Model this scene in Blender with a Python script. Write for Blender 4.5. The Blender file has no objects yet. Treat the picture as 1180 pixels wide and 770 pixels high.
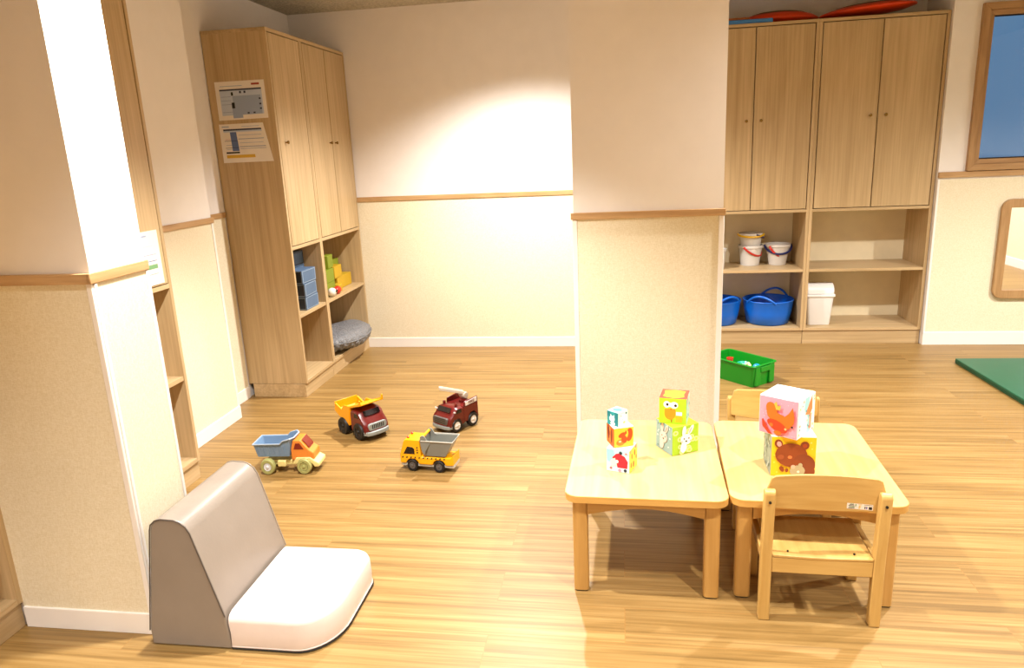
import bpy, bmesh, math, random
from mathutils import Vector, Matrix
random.seed(7)
PI = math.pi
COL = bpy.context.scene.collection

# ------------------------------------------------------------------ materials
def lin(c):
    if isinstance(c, str):
        c = tuple(int(c[i:i+2], 16)/255 for i in (0, 2, 4))
    return tuple((x/12.92 if x <= .04045 else ((x+.055)/1.055)**2.4) for x in c) + (1,)

MATS = {}
def plain(name, col, rough=.5, bump=0, bscale=200, spec=.5, metal=0, trans=0, coat=0, vary=.04):
    if name in MATS: return MATS[name]
    m = bpy.data.materials.new(name); m.use_nodes = True
    nt = m.node_tree; b = nt.nodes['Principled BSDF']
    c = lin(col)
    b.inputs['Roughness'].default_value = rough
    b.inputs['Metallic'].default_value = metal
    b.inputs['Specular IOR Level'].default_value = spec
    b.inputs['Transmission Weight'].default_value = trans
    b.inputs['Coat Weight'].default_value = coat
    tc = nt.nodes.new('ShaderNodeTexCoord')
    n = nt.nodes.new('ShaderNodeTexNoise'); n.inputs['Scale'].default_value = 9; n.inputs['Detail'].default_value = 3
    nt.links.new(tc.outputs['Object'], n.inputs['Vector'])
    r = nt.nodes.new('ShaderNodeValToRGB')
    r.color_ramp.elements[0].position = .3; r.color_ramp.elements[1].position = .7
    r.color_ramp.elements[0].color = tuple(x*(1-vary) for x in c[:3])+(1,)
    r.color_ramp.elements[1].color = tuple(min(1, x*(1+vary)) for x in c[:3])+(1,)
    nt.links.new(n.outputs['Fac'], r.inputs['Fac']); nt.links.new(r.outputs['Color'], b.inputs['Base Color'])
    if bump:
        n2 = nt.nodes.new('ShaderNodeTexNoise'); n2.inputs['Scale'].default_value = bscale; n2.inputs['Detail'].default_value = 2
        nt.links.new(tc.outputs['Object'], n2.inputs['Vector'])
        bp = nt.nodes.new('ShaderNodeBump'); bp.inputs['Strength'].default_value = bump; bp.inputs['Distance'].default_value = .002
        nt.links.new(n2.outputs['Fac'], bp.inputs['Height']); nt.links.new(bp.outputs['Normal'], b.inputs['Normal'])
    MATS[name] = m
    return m

def wood(name, c1, c2, grain='z', rough=.45, fine=60, long=1.2, contrast=(.3, .7), coarse=5, rnd=True):
    if name in MATS: return MATS[name]
    m = bpy.data.materials.new(name); m.use_nodes = True
    nt = m.node_tree; N = nt.nodes; L = nt.links; b = N['Principled BSDF']
    b.inputs['Roughness'].default_value = rough
    tc = N.new('ShaderNodeTexCoord'); oi = N.new('ShaderNodeObjectInfo')
    add = N.new('ShaderNodeVectorMath'); add.operation = 'ADD'
    mul = N.new('ShaderNodeMath'); mul.operation = 'MULTIPLY'; mul.inputs[1].default_value = 37 if rnd else 0
    L.new(oi.outputs['Random'], mul.inputs[0])
    L.new(tc.outputs['Object'], add.inputs[0]); L.new(mul.outputs[0], add.inputs[1])
    def nz(s_long, s_across, detail, dist):
        mp = N.new('ShaderNodeMapping')
        sc = {'x': (s_long, s_across, s_across), 'y': (s_across, s_long, s_across), 'z': (s_across, s_across, s_long)}[grain]
        mp.inputs['Scale'].default_value = sc
        L.new(add.outputs[0], mp.inputs['Vector'])
        n = N.new('ShaderNodeTexNoise'); n.inputs['Scale'].default_value = 1; n.inputs['Detail'].default_value = detail
        n.inputs['Distortion'].default_value = dist; n.inputs['Roughness'].default_value = .6
        L.new(mp.outputs[0], n.inputs['Vector']); return n
    a = nz(long, fine, 4, .3); c = nz(long*.5, coarse, 3, 1.2)
    mx = N.new('ShaderNodeMix'); mx.data_type = 'FLOAT'; mx.inputs['Factor'].default_value = .45
    L.new(a.outputs['Fac'], mx.inputs[2]); L.new(c.outputs['Fac'], mx.inputs[3])
    r = N.new('ShaderNodeValToRGB')
    r.color_ramp.elements[0].position = contrast[0]; r.color_ramp.elements[1].position = contrast[1]
    r.color_ramp.elements[0].color = lin(c2); r.color_ramp.elements[1].color = lin(c1)
    L.new(mx.outputs[0], r.inputs['Fac']); L.new(r.outputs['Color'], b.inputs['Base Color'])
    bp = N.new('ShaderNodeBump'); bp.inputs['Strength'].default_value = .08; bp.inputs['Distance'].default_value = .001
    L.new(a.outputs['Fac'], bp.inputs['Height']); L.new(bp.outputs['Normal'], b.inputs['Normal'])
    MATS[name] = m
    return m

def floor_material():
    m = bpy.data.materials.new('oak_plank_floor'); m.use_nodes = True
    nt = m.node_tree; N = nt.nodes; L = nt.links; b = N['Principled BSDF']
    b.inputs['Roughness'].default_value = .42
    tc = N.new('ShaderNodeTexCoord')
    br = N.new('ShaderNodeTexBrick'); br.inputs['Scale'].default_value = 1
    br.inputs['Brick Width'].default_value = 1.25; br.inputs['Row Height'].default_value = .19
    br.inputs['Mortar Size'].default_value = .0016; br.inputs['Mortar Smooth'].default_value = .3; br.offset = .37
    br.inputs['Color1'].default_value = (.0, .0, .0, 1); br.inputs['Color2'].default_value = (1, 1, 1, 1)
    br.inputs['Mortar'].default_value = (.5, .5, .5, 1)
    L.new(tc.outputs['Object'], br.inputs['Vector'])
    # shift the grain per plank
    sc = N.new('ShaderNodeVectorMath'); sc.operation = 'SCALE'; sc.inputs['Scale'].default_value = 13
    L.new(br.outputs['Color'], sc.inputs[0])
    ad = N.new('ShaderNodeVectorMath'); ad.operation = 'ADD'
    L.new(tc.outputs['Object'], ad.inputs[0]); L.new(sc.outputs[0], ad.inputs[1])
    def nz(sx, sy, det, dist):
        mp = N.new('ShaderNodeMapping'); mp.inputs['Scale'].default_value = (sx, sy, 1)
        L.new(ad.outputs[0], mp.inputs['Vector'])
        n = N.new('ShaderNodeTexNoise'); n.inputs['Scale'].default_value = 1; n.inputs['Detail'].default_value = det
        n.inputs['Distortion'].default_value = dist; n.inputs['Roughness'].default_value = .62
        L.new(mp.outputs[0], n.inputs['Vector']); return n
    a = nz(1.3, 62, 5, .3); c = nz(.7, 15, 3, .8)
    mx = N.new('ShaderNodeMix'); mx.data_type = 'FLOAT'; mx.inputs['Factor'].default_value = .42
    L.new(a.outputs['Fac'], mx.inputs[2]); L.new(c.outputs['Fac'], mx.inputs[3])
    r = N.new('ShaderNodeValToRGB')
    e = r.color_ramp.elements
    e[0].position = .32; e[0].color = lin('674e27'); e[1].position = .66; e[1].color = lin('a48552')
    k = e.new(.48); k.color = lin('8b6b3a')
    L.new(mx.outputs[0], r.inputs['Fac'])
    # plank tone
    hs = N.new('ShaderNodeHueSaturation')
    mr = N.new('ShaderNodeMapRange'); mr.inputs['To Min'].default_value = .96; mr.inputs['To Max'].default_value = 1.05
    L.new(br.outputs['Color'], mr.inputs['Value']); L.new(mr.outputs[0], hs.inputs['Value']); L.new(r.outputs['Color'], hs.inputs['Color'])
    mm = N.new('ShaderNodeMix'); mm.data_type = 'RGBA'; mm.inputs[7].default_value = lin('94662f')
    sm = N.new('ShaderNodeMath'); sm.operation = 'MULTIPLY'; sm.inputs[1].default_value = .55
    L.new(br.outputs['Fac'], sm.inputs[0]); L.new(sm.outputs[0], mm.inputs[0]); L.new(hs.outputs['Color'], mm.inputs[6])
    L.new(mm.outputs[2], b.inputs['Base Color'])
    bp = N.new('ShaderNodeBump'); bp.inputs['Strength'].default_value = .06; bp.inputs['Distance'].default_value = .001
    L.new(a.outputs['Fac'], bp.inputs['Height']); L.new(bp.outputs['Normal'], b.inputs['Normal'])
    return m

def linen_material(name, c1, c2):
    m = bpy.data.materials.new(name); m.use_nodes = True
    nt = m.node_tree; N = nt.nodes; L = nt.links; b = N['Principled BSDF']
    b.inputs['Roughness'].default_value = .8
    tc = N.new('ShaderNodeTexCoord')
    outs = []
    for s in ((90, 90, 420), (420, 420, 90)):
        mp = N.new('ShaderNodeMapping'); mp.inputs['Scale'].default_value = s
        L.new(tc.outputs['Object'], mp.inputs['Vector'])
        n = N.new('ShaderNodeTexNoise'); n.inputs['Scale'].default_value = 1; n.inputs['Detail'].default_value = 2
        L.new(mp.outputs[0], n.inputs['Vector']); outs.append(n)
    mx = N.new('ShaderNodeMix'); mx.data_type = 'FLOAT'; mx.inputs['Factor'].default_value = .5
    L.new(outs[0].outputs['Fac'], mx.inputs[2]); L.new(outs[1].outputs['Fac'], mx.inputs[3])
    r = N.new('ShaderNodeValToRGB'); r.color_ramp.elements[0].position = .36; r.color_ramp.elements[1].position = .64
    r.color_ramp.elements[0].color = lin(c2); r.color_ramp.elements[1].color = lin(c1)
    L.new(mx.outputs[0], r.inputs['Fac']); L.new(r.outputs['Color'], b.inputs['Base Color'])
    bp = N.new('ShaderNodeBump'); bp.inputs['Strength'].default_value = .25; bp.inputs['Distance'].default_value = .001
    L.new(mx.outputs[0], bp.inputs['Height']); L.new(bp.outputs['Normal'], b.inputs['Normal'])
    return m

M_floor = floor_material()
M_wall = plain('wall_paint', 'eee8e3', .75, .15, 160, .3, vary=.015)
M_linen = linen_material('linen_wall_covering', 'ebe1c9', 'dccfae')
M_ceil = plain('ceiling_plaster', 'b3ac9c', .9, .9, 60, .2, vary=.3)
for nd in M_ceil.node_tree.nodes:
    if nd.type == 'TEX_NOISE' and nd.inputs['Scale'].default_value == 9: nd.inputs['Scale'].default_value = 70
M_white = plain('white_trim_paint', 'efe9e2', .4, vary=.01)
RAIL1, RAIL2 = 'cda777', '9c7344'
M_rail_x = wood('rail_oak_along_wall', RAIL1, RAIL2, 'x', .45, 60, 3, rnd=False)
M_rail_y = wood('rail_oak_along_side', RAIL1, RAIL2, 'y', .45, 60, 3, rnd=False)
M_frame_x = wood('window_oak_horizontal', 'bd9566', '936c40', 'x', .45, 60, 3)
M_frame_z = wood('window_oak_vertical', 'bd9566', '936c40', 'z', .45, 60, 3)
CW1, CW2 = 'cfb287', 'a58a60'
M_cz = wood('cupboard_oak_vertical', CW1, CW2, 'z', .42)
M_cx = wood('cupboard_oak_horizontal', CW1, CW2, 'x', .42)
M_cback = plain('cream_back_panel', 'e6d7b4', .7)
M_dark = plain('dark_gap', '20160c', .8)
M_brass = plain('aged_brass', '8a6c3a', .3, metal=1)
BW1, BW2 = 'cfaa66', 'b88f4a'
M_bx = wood('beech_horizontal', BW1, BW2, 'x', .4, 50, 3)
M_by = wood('beech_depth', BW1, BW2, 'y', .4, 50, 3)
M_bz = wood('beech_vertical', BW1, BW2, 'z', .4, 50, 3)
M_top = wood('maple_table_laminate', 'd4bb84', 'bd9c60', 'y', .3, 30, 1.5)
M_edge = wood('table_edge_beech', 'cfa258', 'ba8a42', 'x', .4, 50, 3)
M_black = plain('black_plastic', '141312', .45)
M_tl = wood('table_leg_beech', 'c69a56', 'ad8040', 'z', .4, 50, 3)
M_tx = wood('table_apron_beech', 'c69a56', 'ad8040', 'x', .4, 50, 3)
M_paper = plain('notice_paper', 'e9dfd2', .7)

# ------------------------------------------------------------------ mesh kit
class MB:
    def __init__(self):
        self.bm = bmesh.new(); self.mats = []
    def mi(self, m):
        if m not in self.mats: self.mats.append(m)
        return self.mats.index(m)
    def box(self, x0, x1, y0, y1, z0, z1, m):
        i = self.mi(m)
        v = [self.bm.verts.new((x, y, z)) for x in (x0, x1) for y in (y0, y1) for z in (z0, z1)]
        for f in ((0, 1, 3, 2), (4, 6, 7, 5), (0, 4, 5, 1), (2, 3, 7, 6), (0, 2, 6, 4), (1, 5, 7, 3)):
            fc = self.bm.faces.new([v[k] for k in f]); fc.material_index = i
        return self
    def prism(self, pts, axis, a0, a1, m, taper=None):
        """pts in the plane: axis x -> (y,z); y -> (x,z); z -> (x,y)"""
        i = self.mi(m)
        def P(p, a):
            return {'x': (a, p[0], p[1]), 'y': (p[0], a, p[1]), 'z': (p[0], p[1], a)}[axis]
        lo = [self.bm.verts.new(P(p, a0)) for p in pts]
        hi = [self.bm.verts.new(P(p, a1)) for p in (taper or pts)]
        n = len(pts)
        fs = [self.bm.faces.new(lo[::-1]), self.bm.faces.new(hi)]
        for k in range(n):
            fs.append(self.bm.faces.new((lo[k], lo[(k+1) % n], hi[(k+1) % n], hi[k])))
        for f in fs: f.material_index = i
        return self
    def rings(self, rings, m, cap=True, closed=False):
        i = self.mi(m)
        vs = [[self.bm.verts.new(p) for p in r] for r in rings]
        n = len(vs[0]); R = len(vs)
        rng = range(R) if closed else range(R-1)
        for a in rng:
            A = vs[a]; B = vs[(a+1) % R]
            for k in range(n):
                f = self.bm.faces.new((A[k], A[(k+1) % n], B[(k+1) % n], B[k])); f.material_index = i
        if cap and not closed:
            f = self.bm.faces.new(vs[0][::-1]); f.material_index = i
            f = self.bm.faces.new(vs[-1]); f.material_index = i
        return self
    def lathe(self, prof, m, seg=32, c=(0, 0, 0), axis='z', cap=True, sx=1, sy=1):
        rs = []
        for r, z in prof:
            ring = []
            for k in range(seg):
                a = 2*PI*k/seg; u, v = r*math.cos(a)*sx, r*math.sin(a)*sy
                p = {'z': (u, v, z), 'y': (u, z, -v), 'x': (z, u, v)}[axis]
                ring.append((c[0]+p[0], c[1]+p[1], c[2]+p[2]))
            rs.append(ring)
        return self.rings(rs, m, cap)
    def tube(self, path, r, m, seg=8, closed=False, flat=1):
        path = [Vector(p) for p in path]; n = len(path); rs = []
        up = Vector((0, 0, 1)); prev = None
        for k in range(n):
            if closed: t = path[(k+1) % n]-path[k-1]
            else: t = path[min(k+1, n-1)]-path[max(k-1, 0)]
            t.normalize()
            if prev is None:
                s = t.cross(up)
                if s.length < .1: s = t.cross(Vector((1, 0, 0)))
            else: s = prev - t*prev.dot(t)
            s.normalize(); prev = s; w = t.cross(s)
            rr = r[k] if isinstance(r, (list, tuple)) else r
            rs.append([tuple(path[k]+s*rr*math.cos(2*PI*j/seg)+w*rr*flat*math.sin(2*PI*j/seg)) for j in range(seg)])
        return self.rings(rs, m, True, closed)
    def poly(self, pts, m):
        f = self.bm.faces.new([self.bm.verts.new(p) for p in pts]); f.material_index = self.mi(m); return self
    def build(self, name, parent=None, bevel=0, seg=2, angle=35, smooth=True, mat=None, subsurf=0):
        bmesh.ops.recalc_face_normals(self.bm, faces=self.bm.faces)
        if mat is not None: self.bm.transform(mat)
        me = bpy.data.meshes.new(name); self.bm.to_mesh(me); self.bm.free()
        for m in self.mats: me.materials.append(m)
        if smooth:
            for p in me.polygons: p.use_smooth = True
            me.set_sharp_from_angle(angle=math.radians(angle))
        o = bpy.data.objects.new(name, me); COL.objects.link(o)
        if parent: o.parent = parent
        if bevel:
            md = o.modifiers.new('edge', 'BEVEL'); md.width = bevel; md.segments = seg; md.limit_method = 'ANGLE'; md.angle_limit = math.radians(40)
            md.harden_normals = False
        if subsurf:
            md = o.modifiers.new('sub', 'SUBSURF'); md.levels = subsurf; md.render_levels = subsurf
        return o

def rrect(x0, x1, y0, y1, r, n=6):
    """rounded rectangle, r a number or four radii (x0y0, x1y0, x1y1, x0y1)"""
    R = (r,)*4 if isinstance(r, (int, float)) else r
    out = []
    for (cx, cy, sx, sy, a0), q in zip(((x0, y0, 1, 1, PI), (x1, y0, -1, 1, 1.5*PI), (x1, y1, -1, -1, 0), (x0, y1, 1, -1, .5*PI)), R):
        if q <= 0: out.append((cx, cy)); continue
        ox, oy = cx+sx*q, cy+sy*q
        for k in range(n+1):
            a = a0+PI/2*k/n; out.append((ox+q*math.cos(a), oy+q*math.sin(a)))
    return out

def thing(name, label, cat, loc=(0, 0, 0), rz=0, group=None):
    o = bpy.data.objects.new(name, None); COL.objects.link(o); o.empty_display_size = .05
    o.location = loc; o.rotation_euler = (0, 0, rz)
    return tag(o, label, cat, group)
def tag(o, label, cat, group=None):
    o['label'] = label; o['category'] = cat
    if group: o['group'] = group
    return o
def struct(o):
    o['kind'] = 'structure'; return o
def copy_tree(o, parent=None):
    c = o.copy(); COL.objects.link(c)
    if parent: c.parent = parent
    for ch in list(o.children): copy_tree(ch, c)
    return c

# ------------------------------------------------------------------ the room
H = 2.71
def S(name, x0, x1, y0, y1, z0, z1, m, bevel=0):
    return struct(MB().box(x0, x1, y0, y1, z0, z1, m).build(name, bevel=bevel))
S('floor', -2.75, 4.75, -3.1, 6.45, -.1, 0, M_floor)
S('ceiling', -2.75, 4.75, -3.1, 6.45, H, H+.1, M_ceil)
# left side
S('wall_left', -2.72, -2.6, -3.0, 5.8, 0, H, M_wall)
S('wall_left_return', -2.6, -2.46, 3.225, 4.08, 0, H, M_wall)
S('wall_left_pillar', -2.6, -1.638, 2.0, 2.268, 0, H, M_wall)
S('wall_center_pillar', -.24, .478, 3.6, 4.0, 0, H, M_wall)
# back, with the niche that holds the two cupboards
S('wall_back', -2.72, .5, 5.8, 5.92, 0, H, M_wall)
S('wall_back_niche_side', .44, .5, 5.92, 6.35, 0, H, M_wall)
S('wall_back_niche', .44, 2.35, 6.3, 6.42, 0, H, M_wall)
S('wall_back_niche_return', 2.29, 2.41, 5.93, 6.3, 0, H, M_wall)
w = MB()                                                         # wall with the window opening
WX0, WX1, WZ0, WZ1 = 2.47, 3.45, 1.312, 2.44
w.box(2.29, WX0, 5.81, 5.93, 0, H, M_wall).box(WX1, 4.72, 5.81, 5.93, 0, H, M_wall)
w.box(WX0, WX1, 5.81, 5.93, 0, WZ0, M_wall).box(WX0, WX1, 5.81, 5.93, WZ1, H, M_wall)
struct(w.build('wall_back_right'))
S('wall_right', 4.6, 4.72, -3.0, 5.81, 0, H, M_wall)
S('wall_front', -2.72, 4.72, -3.1, -3.0, 0, H, M_wall)
# linen covering below the rail
Z1 = 1.255
S('wall_left_pillar_panel', -2.15, -1.652, 1.994, 2.0, .08, Z1, M_linen)
S('wall_left_pillar_side_panel', -1.638, -1.632, 2.012, 2.256, .08, Z1, M_linen)
S('wall_left_return_panel', -2.46, -2.454, 3.23, 4.062, .08, Z1, M_linen)
S('wall_left_panel', -2.6, -2.594, 4.1, 4.47, .08, Z1, M_linen)
S('wall_center_pillar_panel', -.222, .458, 3.594, 3.6, .08, Z1, M_linen)
S('wall_back_panel', -2.59, .44, 5.794, 5.8, .08, Z1, M_linen)
S('wall_back_right_panel', 2.305, 4.59, 5.804, 5.81, .08, Z1, M_linen)
S('wall_right_panel', 4.594, 4.6, -2.98, 5.79, .08, Z1, M_linen)
# white corner beads
S('trim_1', -1.652, -1.632, 1.99, 2.0, 0.08, Z1, M_white, .002)
S('trim_2', -1.638, -1.628, 2.0, 2.012, 0.08, Z1, M_white, .002)
S('trim_3', -1.638, -1.628, 2.256, 2.27, 0.08, Z1, M_white, .002)
S('trim_4', -.245, -.222, 3.589, 3.6, .08, Z1, M_white, .002)
S('trim_5', .458, .483, 3.589, 3.6, .08, Z1, M_white, .002)
S('trim_6', -2.46, -2.45, 4.062, 4.084, .08, Z1, M_white, .002)
S('trim_7', 2.29, 2.305, 5.8, 5.81, .08, Z1, M_white, .002)
# oak chair rails
RA, RB = 1.256, 1.289
S('trim_8', -2.6, -1.632, 1.982, 2.0, RA, RB, M_rail_x, .002)
S('trim_9', -1.638, -1.626, 1.982, 2.272, RA, RB, M_rail_y, .002)
S('trim_10', -.252, .488, 3.582, 3.6, RA, RB, M_rail_x, .002)
S('trim_11', -2.46, -2.444, 3.225, 4.086, RA, RB, M_rail_y, .002)
S('trim_12', -2.6, -2.586, 4.09, 4.475, RA, RB, M_rail_y, .002)
S('trim_13', -2.59, .5, 5.786, 5.8, RA-.012, RB-.008, M_rail_x, .002)
S('trim_14', 2.29, 4.6, 5.79, 5.81, RA+.012, RB+.02, M_rail_x, .002)
S('trim_15', 4.582, 4.6, -2.98, 5.79, RA, RB, M_rail_y, .002)
# baseboards
BH = .082
S('baseboard_left_pillar', -2.148, -1.64, 1.986, 2.0, 0, BH, M_white, .002)
S('baseboard_left_return', -2.46, -2.446, 3.225, 4.086, 0, BH, M_white, .002)
S('baseboard_left', -2.6, -2.588, 4.09, 4.475, 0, BH, M_white, .002)
S('baseboard_back', -2.59, .5, 5.786, 5.8, 0, BH, M_white, .002)
S('baseboard_center_pillar', -.24, .478, 3.588, 3.6, 0, BH, M_white, .002)
S('baseboard_back_right', 2.29, 4.6, 5.796, 5.81, 0, BH+.02, M_white, .002)
S('baseboard_right', 4.586, 4.6, -2.98, 5.79, 0, BH+.02, M_white, .002)
S('baseboard_front', -2.6, 4.6, -3.0, -2.986, 0, BH, M_white, .002)

# window in the right part of the back wall
wf = thing('window_1', '', '')
for k in ('label', 'category'): del wf[k]
struct(wf)
def frame_bars(x0, x1, z0, z1, t, y0, y1, mx, mz, parent, name):
    b = MB(); b.prism([(x0, z0), (x1, z0), (x1-t, z0+t), (x0+t, z0+t)], 'y', y0, y1, mx)
    b.prism([(x0+t, z1-t), (x1-t, z1-t), (x1, z1), (x0, z1)], 'y', y0, y1, mx)
    b.prism([(x0, z0), (x0+t, z0+t), (x0+t, z1-t), (x0, z1)], 'y', y0, y1, mz)
    b.prism([(x1-t, z0+t), (x1, z0), (x1, z1), (x1-t, z1-t)], 'y', y0, y1, mz)
    return b.build(name, parent, bevel=.002)
frame_bars(WX0, WX1, WZ0, WZ1, .045, 5.775, 5.925, M_frame_x, M_frame_z, wf, 'window_frame')
frame_bars(WX0+.045, WX1-.045, WZ0+.045, WZ1-.045, .035, 5.80, 5.90, M_frame_x, M_frame_z, wf, 'window_sash')
frame_bars(WX0+.08, WX1-.08, WZ0+.08, WZ1-.08, .007, 5.822, 5.85, M_dark, M_dark, wf, 'window_seal')
M_glass = plain('window_glass', 'dfeaf2', .02, trans=1, spec=.6, vary=0)
MB().box(WX0+.08, WX1-.08, 5.835, 5.839, WZ0+.08, WZ1-.08, M_glass).build('pane', wf)

# wall mirror
mr = thing('wall_mirror', 'low wall mirror with rounded oak frame on the right wall above the green mat', 'mirror', (2.735, 5.8, .365))
MW, MH, T = 1.1, .735, .062
def ringprism(b, outer, inner, y0, y1, m):
    n = len(outer); i = b.mi(m)
    V = [[b.bm.verts.new((p[0], y, p[1])) for p in ps] for y in (y0, y1) for ps in (outer, inner)]
    for k in range(n):
        j = (k+1) % n
        for A, B in ((V[0], V[1]), (V[2], V[3]), (V[0], V[2]), (V[1], V[3])):
            b.bm.faces.new((A[k], A[j], B[j], B[k])).material_index = i
b = MB(); ringprism(b, rrect(0, MW, 0, MH, .07, 8), rrect(T, MW-T, T, MH-T, .004, 8), -.03, 0, M_frame_z)
b.build('mirror_frame', mr, bevel=.003)
M_mirror = plain('mirror_silver', 'f2f2f2', .02, metal=1, vary=0)
MB().box(T, MW-T, -.012, -.004, T, MH-T, M_mirror).build('mirror_glass', mr)

# ------------------------------------------------------------------ cupboards
def cupboard(label, W, D, loc, rz, doors, zd=1.06, zm=.59, zb=.125, top=2.405, knob=None, back=None, group=None, kz=1.735):
    """local: x 0..W along the front, front face at y=0, body towards +y"""
    t = .022
    r = thing('storage_cupboard', label, 'cupboard', loc, rz, group)
    b = MB()
    for x in (0, W-t): b.box(x, x+t, .0, D, zb-t, top-t, M_cz)
    b.box(0, W, 0, D, top-t, top, M_cx)
    b.box(t, W-t, 0, D-.01, zd-t-.003, zd-.003, M_cx)
    b.box(t, W-t, 0, D-.01, zb-t, zb, M_cx)
    b.build('carcass', r, bevel=.001, seg=1)
    MB().box(t, W-t, .004, D-.01, zm-t, zm, M_cx).build('shelf', r, bevel=.001, seg=1)
    MB().box(t, W-t, D-.01, D-.004, zb, top-t, back or M_cback).build('back_panel', r)
    MB().box(.001, W-.001, .012, .03, 0, zb-t-.002, M_cx).box(.001, .02, .03, D-.03, 0, zb-t-.002, M_cx).box(W-.02, W-.001, .03, D-.03, 0, zb-t-.002, M_cx).build('plinth', r, bevel=.001, seg=1)
    n = doors; g = .006; x0 = t+g; wd = (W-2*t-g*(n+1))/n
    for k in range(n):
        xa = x0+k*(wd+g)
        d = MB().box(xa, xa+wd, 0, .019, zd+.002, top-t-g, M_cz).build('door', r, bevel=.0012, seg=1)
        d['label'] = 'oak cupboard door' if n == 1 else ('left oak cupboard door' if k == 0 else 'right oak cupboard door')
        if knob is not None and n == 1: kx = knob
        else: kx = xa+wd-.05 if k == 0 else xa+.05
        kb = MB().lathe([(.005, 0), (.005, -.014), (.011, -.016), (.011, -.024), (.008, -.026)], M_brass, 12, (kx, 0, kz), 'y')
        kb.build('knob', d)
    return r
# along the left wall, next to the back wall (front faces +x: rotate so local x -> +Y, local -y -> +X)
XL = -2.165
cupboard('narrow one-door oak cupboard at the left wall with paper notices on its side', .495, .43, (XL, 4.485, 0), PI/2, 1, zd=1.046, zm=.578, zb=.12, knob=.105, kz=1.716, back=M_cz, group=None)
cupboard('two-door oak cupboard in the far left corner with a grey cushion in it', .805, .43, (XL, 4.981, 0), PI/2, 2, zd=1.046, zm=.578, zb=.12, kz=1.716, back=M_cz)
cupboard('oak cupboard half hidden behind the left pillar', .945, .395, (-2.2, 2.276, 0), PI/2, 2, zd=1.045, zm=.565, zb=.12, back=M_cz)
cupboard('oak cupboard at the left edge in front of the pillar', .89, .445, (-2.15, 1.106, 0), PI/2, 2, zd=1.045, zm=.565, zb=.12, back=M_cz)
# in the niche behind the centre pillar
cupboard('two-door oak cupboard with buckets and blue tubs on its shelves', .874, .44, (.538, 5.84, 0), 0, 2, zd=1.07, zm=.602, zb=.132, top=2.42)
cupboard('two-door oak cupboard with the white bin on its bottom shelf', .872, .44, (1.413, 5.84, 0), 0, 2, zd=1.07, zm=.602, zb=.132, top=2.42)

# ------------------------------------------------------------------ notices
def col(name, c, rough=.6): return plain('ink_'+name, c, rough, vary=.0)
INK = dict(navy=col('navy', '28304f'), blue=col('blue', '7d8cab'), grey=col('grey', '98a5bf'), pale=col('pale', 'bcc6d8'), black=col('black', '17171c'),
           yellow=col('yellow', 'd9ae3c'), red=col('red', 'a5433b'), green=col('green', '6f9c6a'), violet=col('violet', '7a6fa8'), mid=col('mid', '5d6f9c'), rose=col('rose', 'c58a94'))
def notice(label, quad, rects, loc, rz):
    """quad: 4 corners (u,v) in metres, rects: (u0,v0,u1,v1,ink) in 0..1 of the quad"""
    r = thing('paper_notice', label, 'notice', loc, rz, 'paper notices')
    n = 6; b = MB()
    def at(u, v, y=0):
        a = Vector(quad[0]).lerp(Vector(quad[1]), u); c = Vector(quad[3]).lerp(Vector(quad[2]), u); p = a.lerp(c, v)
        return (p.x, y, p.y)
    i = b.mi(M_paper)
    pts = [at(0, 0, -.002), at(1, 0, -.002), at(1, 1, -.002), at(0, 1, -.002)]; bk = [(p[0], -.0005, p[2]) for p in pts]
    b.rings([bk, pts], M_paper); b.build('sheet', r, smooth=False)
    b = MB()
    for k, (u0, v0, u1, v1, ink) in enumerate(rects):
        y = -.0023-.00012*k
        b.poly([at(u0, v0, y), at(u1, v0, y), at(u1, v1, y), at(u0, v1, y)], INK[ink])
    b.build('printing', r, smooth=False)
    return r
R1 = [(.08, .12, .93, .8, 'pale'), (.08, .76, .93, .8, 'navy'), (.33, .12, .9, .62, 'grey'), (.3, .04, .5, .3, 'grey'),
      (.74, .88, .9, .93, 'red'), (.1, .87, .55, .885, 'grey'), (.31, .63, .35, .72, 'black'), (.3, .3, .36, .45, 'black'),
      (.48, .68, .52, .74, 'navy'), (.57, .68, .61, .74, 'navy'), (.86, .5, .9, .54, 'navy'), (.86, .36, .9, .4, 'navy'), (.86, .24, .9, .28, 'navy'), (.6, .14, .64, .18, 'navy'), (.72, .14, .76, .18, 'navy'),
      (.1, .6, .3, .61, 'blue'), (.1, .4, .3, .41, 'blue'), (.1, .2, .3, .21, 'blue'), (.1, .5, .3, .51, 'blue')]
notice('paper notice with a grey timetable, upper one on the left cupboard side', [(0, 0), (.335, 0.004), (.333, .234), (0, .234)], R1, (-2.545, 4.4845, 1.866), 0)
R2 = [(.08, .83, .93, .87, 'navy'), (.08, .79, .93, .83, 'pale'), (.22, .3, .36, .79, 'mid'), (.08, .24, .36, .28, 'black'), (.08, .12, .66, .2, 'yellow'),
      (.38, .6, .93, .615, 'blue'), (.38, .4, .93, .415, 'blue'), (.38, .35, .93, .36, 'blue'), (.1, .6, .22, .61, 'rose'), (.1, .45, .22, .46, 'grey'), (.1, .34, .22, .35, 'grey'),
      (.06, .92, .22, .945, 'grey'), (.5, .92, .9, .93, 'grey'), (.4, .7, .9, .71, 'grey'), (.4, .5, .9, .51, 'grey'), (.08, .56, .36, .57, 'navy'), (.08, .38, .36, .39, 'navy')]
notice('curled paper notice with a yellow bar, lower one on the left cupboard side', [(0, 0), (.345, 0), (.30, .24), (0, .24)], R2, (-2.553, 4.4853, 1.603), 0)
R3 = [(.1, .56, .85, .57, 'violet'), (.1, .72, .75, .727, 'grey'), (.1, .44, .85, .455, 'mid'), (.1, .3, .85, .38, 'green'), (.1, .2, .85, .21, 'rose'), (.1, .9, .6, .93, 'grey')]
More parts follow.
